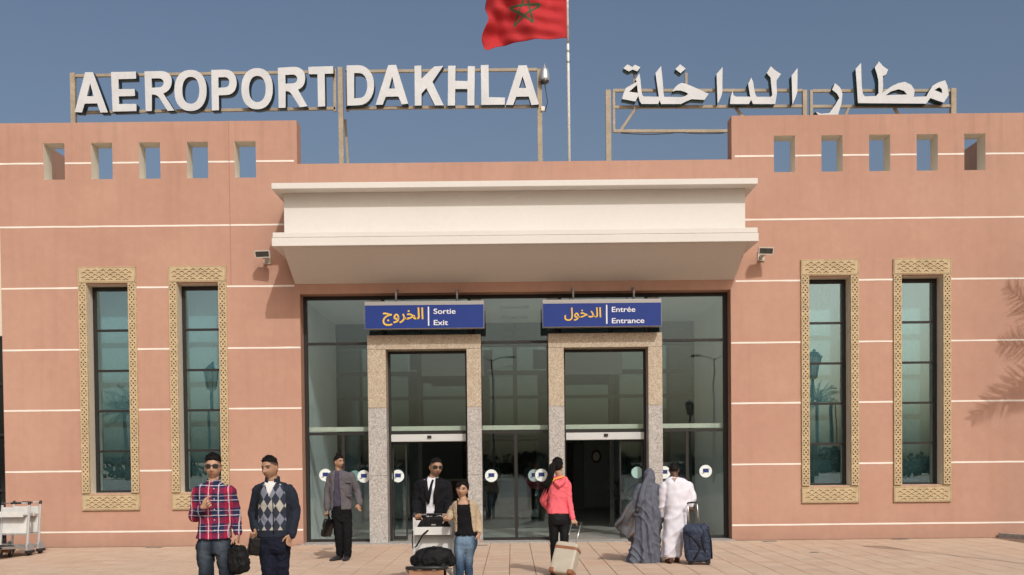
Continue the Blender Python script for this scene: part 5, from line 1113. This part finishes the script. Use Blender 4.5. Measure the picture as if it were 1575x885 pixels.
def endp(u, v):   # blowing end of the wrap: u from the arm outwards, v down its edge
    a0, a1, b0, b1 = P(985, 757, -.06), P(984, 822, -.02), P(944.5, 808, -.05), P(974, 836, -.04); q = (a0*(1-v)+a1*v)*(1-u)+(b0*(1-v)+b1*v)*u; q = q+V((-.10*math.sin(math.pi*u)*(v-.2)*-.6, 0, .05*math.sin(math.pi*u)*(1-2*v)))
    return q+V((.018*math.sin(9*v+3*u), .055*(u+.2)*math.sin(11*v+4*u+.6)+.022*math.sin(23*v-5*u), .012*math.sin(14*u+5*v)))
gm.add([endp(i/NU, j/NV) for j in range(NV+1) for i in range(NU+1)], [(j*(NU+1)+i, j*(NU+1)+i+1, (j+1)*(NU+1)+i+1, (j+1)*(NU+1)+i) for j in range(NV) for i in range(NU)])
o = gm.build('wrap_end', M['wrap_print'], p.root, smooth=True); sd = o.modifiers.new('solid', 'SOLIDIFY'); sd.thickness = .004
p.shoe(V((P(984, 860).x, -.20, 0)), V((P(983, 860).x, .02, 0)), M['shoe_dark'], .05, .04); p.shoe(V((P(1000, 860).x, -.16, 0)), V((P(1000, 860).x, .06, 0)), M['shoe_dark'], .05, .04)
# ---- person in white robe, seen from behind
M['robe'] = mat('white_robe_cotton', (.66, .655, .72), .85, .05, 5, .12, 200); M['gold'] = mat('orange_embroidery', (.55, .22, .06), .7)
p = Person('person in a long white robe walking away, hand on the navy suitcase handle', 1042, 16.2, SK4, None, math.pi)
P = p.P; p.head(P(1037, 723.5, .06), R(178), R(14), 0, 1.0); p.neck(P(1039, 735), .055); lv = [(1039, 734, .075, .068), (1039.5, 737, .145, .09), (1041, 741.5, .195, .115), (1042.5, 752, .205, .13), (1042.5, 768, .190, .138), (1041, 790, .174, .138), (1038, 812, .162, .138), (1035, 836, .156, .138), (1033, 852, .152, .135), (1032.5, 856.5, .145, .13)]
SR, ER, WR = p.sh(P(1060, 745)), P(1064.5, 763, .0), P(1063.2, 777, -.03); SL, EL, WL = p.sh(P(1022, 745)), P(1019.5, 768, .03), P(1020, 790, .10)
LA, RA = V((P(1031, 866).x, -.10, .09)), V((P(1043, 864).x, .06, .09))
p.core(lv[:7], [[P(1032, 800), P(1031, 834), LA], [P(1044, 800), P(1043, 834), RA]]); p.arm(SL, EL, WL); p.arm(SR, ER, WR); p.hand(WR, (-.01, -.03, -.09), (-.4, .9, 0), 1, .95); p.hand(WL, (0, .04, -.08), (.9, 0, 0), 1, .6)
for A, dx in ((LA, -.055), (RA, .01)): p.limb(p.b, [A, V((A.x, A.y-.035, .045)), V((A.x+dx*.6, A.y+.10, .035)), V((A.x+dx, A.y+.17, .022))], [.034, .036, .034, .02])
p.body(.007, brow=(.01, .008, .007)); p.hair(dict(line=[.064, .058, .03, .012, -.01, -.045, -.05], t=.006, n=.002))
for A, dx in ((LA, -.055), (RA, .01)):
    sd = MB(); sd.rings([[V((A.x+dx*t+.042*math.cos(q)*wd, A.y-.05+.25*t, zz_)) + V((0, .0+.0*math.sin(q), 0)) + V((0, .03*math.sin(q), 0)) for q in [2*math.pi*i/14 for i in range(14)]] for t, wd, zz_ in ((.35, 1, .0), (.35, 1, .012))]); sd.v = [((v[0]), A.y+.06+(v[1]-(A.y-.05+.25*.35))*4.2, v[2]) for v in sd.v]; sd.build('sandal', M['shoe_brown'], p.root)
mb = MB(); mb.rings([p.ring(p.P(l[0], l[1]), l[2], l[3], 64, 2.3) for l in lv]); p.limb(mb, [SR, ER, WR], [.080, .070, .050]); p.limb(mb, [SL, EL, WL], [.078, .068, .058])
me = remesh(mb, 'robe', .0085, 3)
co, no = vco(me), vno(me); d = np.zeros(len(co))
for i, q in enumerate(co):
    z = q[2]; n1 = noise.noise(V((q[0]*4, q[1]*4, z*2.5))); low = min(1, max(0, (1.35-z)/.4)); s_ = z*13-q[0]*9+1.6*n1
    d[i] = .017*(1-abs(math.sin(s_*.9)))**1.5*low+.013*math.sin(math.atan2(q[1], q[0])*7+n1*3)*min(1, max(0, (.6-z)/.4))+.011*noise.noise(V(q)*11)
me.vertices.foreach_set('co', (co+no*d[:, None]).ravel()); me.update(); mats_by(me, [M['robe']], None); link('robe', me, p.root)
c = P(1038.5, 736.5, -.118); MB().tube([c+V((-.03, .02, .012)), c+V((0, 0, 0)), c+V((.03, .02, .012))], .008, 6).build('embroidery', M['gold'], p.root, smooth=True)
MB().tube([c+V((0, .0, 0)), c+V((0, -.012, -.035))], [.009, .004], 6).build('embroidery', M['gold'], p.root, smooth=True)
# ------------------------------------------------------------------ surroundings that the glass reflects and that throw shadows into the picture
mat = _m
M['iron'] = mat('dark_green_cast_iron', (.022, .028, .024), .5); M['lampglass'] = mat('frosted_lamp_glass', (.45, .42, .32), .3)
def make_lantern(h=4.5):
    t = thing('street_lantern', 'x', 'lantern')
    MB().lathe([(.16, 0), (.17, .05), (.14, .12), (.10, .35), (.085, .6), (.06, .68), (.055, .8)], n=16).build('base', M['iron'], t, smooth=True)
    MB().lathe([(.05, .8), (.042, h-1.0), (.06, h-.95), (.045, h-.90), (.035, h-.78)], n=12).build('post', M['iron'], t, smooth=True)
    MB().lathe([(.06, h-.78), (.12, h-.74), (.19, h-.25), (.20, h-.22)], n=6).build('lamp_glass', M['lampglass'], t)
    MB().lathe([(.23, h-.22), (.24, h-.20), (.12, h-.08), (.05, h-.05), (.03, h), (.0, h+.01)], n=6).build('lamp_roof', M['iron'], t)
    for k in range(6):
        a = 2*math.pi*k/6; MB().bar((.125*math.cos(a), .125*math.sin(a), h-.74), (.205*math.cos(a), .205*math.sin(a), h-.22), .018, .018).build('lamp_rib', M['iron'], t)
    return t
L0 = make_lantern(); GL = 'lanterns along the forecourt'
for i, (x, y, lab) in enumerate(((8.15, -6.7, 'iron street lantern whose shadow lies on the tiles beside the entrance'), (-8.5, -8.0, 'iron street lantern mirrored in the window beside the exit'), (8.5, -28, 'far iron street lantern mirrored in the entrance glass near the robed person'), (-9.5, -28, 'far iron street lantern mirrored in the glass above the grey jacket person'))):
    o = L0 if i == 0 else copy_tree(L0); o.location = (x, y, 0 if y > -26 else -.03); tag(o, lab, 'lantern', GL)
M['galv'] = mat('galvanised_pole', (.16, .16, .16), .5, metal=.5)
def make_light(h=9.0):
    t = thing('street_light', 'x', 'street light')
    MB().tube([(0, 0, 0), (0, 0, h)], [.085, .05], 12).build('pole', M['galv'], t, smooth=True)
    for s in (-1, 1):
        MB().tube([(0, 0, h-.15), (s*.5, 0, h+.12), (s*1.0, 0, h+.2)], .03, 8).build('arm', M['galv'], t, smooth=True)
        b_ = MB(); rbox(b_, (s*1.25, 0, h+.2), (.36, .15, .06), None, 4, 16, 8); b_.build('lamp_head', M['galv'], t, smooth=True)
    return t
T0 = make_light()
for i, (x, y, lab) in enumerate(((14.7, -54, 'double armed street light mirrored high in the entrance glass beside the wall'), (-1.3, -53, 'double armed street light mirrored between the two doorways'), (34, -92, 'distant double armed street light mirrored in the slim window'))):
    o = T0 if i == 0 else copy_tree(T0); o.location = (x, y, -.05); tag(o, lab, 'street light', 'street lights over the parking')
# palms
M['frond'] = mat('palm_frond', (.055, .075, .028), .6, .25, 6); M['ptrunk'] = mat('palm_trunk', (.13, .09, .06), .95, .3, 6, .6, 30)
def frond(mb, c, tip, sag, n=30, ll=.42, up=Vector((0, 1, 0))):
    c = Vector(c); tip = Vector(tip); d = tip-c; L_ = d.length; pts = []
    for k in range(n+1):
        t = k/n; pts.append(c+d*t+Vector((0, 0, sag*4*t*(1-t))))
    mb.tube([pts[k] for k in range(0, n+1, 3)], [.03*(1-.85*k/n)+.003 for k in range(0, n+1, 3)], 5)
    for k in range(3, n+1):
        t = k/n; r = (pts[k]-pts[k-1]).normalized(); sd = r.cross(up).normalized(); nm = sd.cross(r); l = ll*(.35+1.0*math.sin(math.pi*min(1, t*.85+.12)))*.8
        for s in (-1, 1):
            q = pts[k]+r*random.uniform(-.02, .02); e = (sd*s*.8+r*.62+nm*random.gauss(.0, .22)+Vector((0, 0, -.15))).normalized(); w_ = r*.017
            mb.add([q-w_, q+w_, q+e*l*.6+w_*.8+Vector((0, 0, -.01)), q+e*l, q+e*l*.6-w_*.8], [(0, 1, 2, 3, 4)])
def palm(loc, h, label, nf=22, fl=2.1, special=(), group='palms around the forecourt'):
    t = thing('palm_tree', label, 'palm', loc, 0, group)
    MB().tube([(0, 0, -.1), (.02, 0, h*.3), (0, .03, h*.7), (0, 0, h)], [.26, .19, .17, .20], 14).build('trunk', M['ptrunk'], t, smooth=True)
    mb = MB(); c = Vector((0, 0, h))
    for sp in special: frond(mb, c, c+Vector(sp[0]), sp[1], 62, .52)
    for k in range(nf):
        a = 2*math.pi*k*.618; e = R(random.uniform(-35, 70)); v = Vector((math.cos(a)*math.cos(e), math.sin(a)*math.cos(e), math.sin(e)))
        if special and v.x < .1: continue
        frond(mb, c, c+v*fl*random.uniform(.85, 1.1)+Vector((0, 0, -.35)), .25, 24, .4, Vector((-v.y, v.x, .6)))
    mb.build('crown', M['frond'], t); return t
random.seed(11)
palm((12.52, -3.0, -.02), 6.15, 'palm in the planting bed whose frond shadows fall on the salmon wall', special=(((-1.62, .1, 1.50), .12), ((-1.62, -.3, .72), .14), ((-2.1, -.5, -.55), .22), ((-.9, .2, 1.9), .1), ((-1.2, -.9, .1), .2)))
for x, y, h, lab in ((-30, -62, 6.5, 'palm mirrored in the far slim window'), (-38, -80, 7, 'taller palm mirrored in the far slim window'), (19, -58, 6, 'palm mirrored in the slim window beside the entrance'), (27, -70, 6.5, 'palm farther back in the parking')):
    palm((x, y, -.06), h, lab, 20, 2.4)
# planting bed kerb at the edge
bed = [(9.72, -.06), (10.85, -2.75), (14.2, -2.75), (14.2, -4.2), (10.6, -4.2), (10.6, -4.05)]
pb = MB(); poly = [(9.74, -.05), (10.10, -.95), (10.85, -2.8), (14.5, -4.3), (14.5, -.05)]
n_ = len(poly); pb.add([(x, y, -.045) for x, y in poly]+[(x, y, .028) for x, y in poly], [tuple(range(n_-1, -1, -1)), tuple(range(n_, 2*n_))]+[(i, (i+1) % n_, n_+(i+1) % n_, n_+i) for i in range(n_)])
tag(pb.build('planting_bed', mat('dark_bed_soil', (.07, .05, .035), .95, .3, 6, .6, 20)), 'dark planting bed at the foot of the salmon wall', kind='structure')
for a, b in zip(poly[:4], poly[1:4]):
    tag(MB().bar((a[0], a[1], .02), (b[0], b[1], .02), .09, .12).build('kerb', M['granite_grey'], bpy.data.objects['planting_bed']))
# cars
M['carpaint'] = mat('grey_car_paint', (.10, .11, .12), .3, spec=.5, coat=.6); M['carglass'] = mat('dark_car_glass', (.01, .012, .014), .05, spec=.8); M['carpaint2'] = mat('white_car_paint', (.55, .55, .54), .3, spec=.5, coat=.6)
def car(loc, rz, paint, label):
    t = thing('parked_car', label, 'car', loc, rz, 'cars in the parking'); mb = MB(); rs = []
    prof = [(-2.05, .45, .62), (-2.0, .35, .80), (-1.3, .30, .92), (-.75, .30, .98), (.2, .30, .98), (1.2, .30, .98), (1.9, .32, .95), (2.05, .42, .8)]
    for x, z0, z1 in prof:
        w_ = .84 if abs(x) < 1.6 else .78; rs.append([(x, -w_, z0), (x, w_, z0), (x, w_+.02, (z0+z1)/2), (x, w_*.95, z1), (x, -w_*.95, z1), (x, -w_-.02, (z0+z1)/2)])
    mb.rings(rs).build('body', paint, t, bevel=.05)
    mb = MB(); mb.rings([[(x, -w_, z) , (x, w_, z)] + [(x, w_*.98, z+.001), (x, -w_*.98, z+.001)] for x, w_, z in ((-.9, .76, .97), )] + [[(-.2, -.66, 1.42), (-.2, .66, 1.42), (-.2, .64, 1.425), (-.2, -.64, 1.425)]], cap=False)
    cab = MB(); b0, b1 = [(-.95, .76), (1.75, .76)], None
    lo = [(-.95, -.76, .97), (1.75, -.76, .97), (1.75, .76, .97), (-.95, .76, .97)]; hi = [(-.15, -.60, 1.45), (1.25, -.60, 1.47), (1.25, .60, 1.47), (-.15, .60, 1.45)]; cab.rings([lo, hi]).build('cabin_glass', M['carglass'], t, bevel=.05)
    box('roof', -.15, 1.25, -.60, .60, 1.462, 1.50, paint, t, .03)
    for x in (-1.3, 1.25):
        for s in (-1, 1):
            wl = MB(); wl.rings([[(x+rr*math.cos(2*math.pi*k/18), s*.80+dy, .31+rr*math.sin(2*math.pi*k/18)) for k in range(18)] for dy, rr in ((-.09, .22), (-.08, .31), (.08, .31), (.09, .22))]).build('wheel', M['rubber'], t, autos=True)
    for s in (-1, 1): box('headlight', -2.06, -1.98, s*.6-.14, s*.6+.14, .62, .74, M['lampglass'], t, .02)
car((-24.5, -36, -.03), R(75), M['carpaint'], 'dark grey parked car mirrored in the far slim window'); car((21, -38, -.03), R(100), M['carpaint2'], 'white parked car mirrored in the slim window'); car((3.5, -44, -.03), R(90), M['carpaint'], 'dark grey parked car facing the entrance')
# dark shrubs along the far edge of the parking
random.seed(5); sh = MB()
for k in range(260):
    x = random.uniform(-110, 110); y = random.uniform(-100, -84); hh = random.uniform(.9, 2.6)+1.2*max(0, noise.noise(Vector((x*.06, 0, 0)))); 
    for q in range(110):
        c = Vector((x+random.gauss(0, .9), y+random.gauss(0, .7), hh*random.uniform(.1, 1))); u = Vector((random.gauss(0, 1), random.gauss(0, 1), random.gauss(0, 1))).normalized(); v = u.orthogonal().normalized(); r_ = random.uniform(.16, .34)
        sh.add([c+u*r_, c+v*r_, c-u*r_, c-v*r_], [(0, 1, 2, 3)])
tag(sh.build('shrubbery', mat('dark_shrub_leaves', (.035, .042, .025), .9, .3, .5, spec=.05)), 'dark belt of shrubs along the far side of the parking', 'shrubs', kind='stuff')
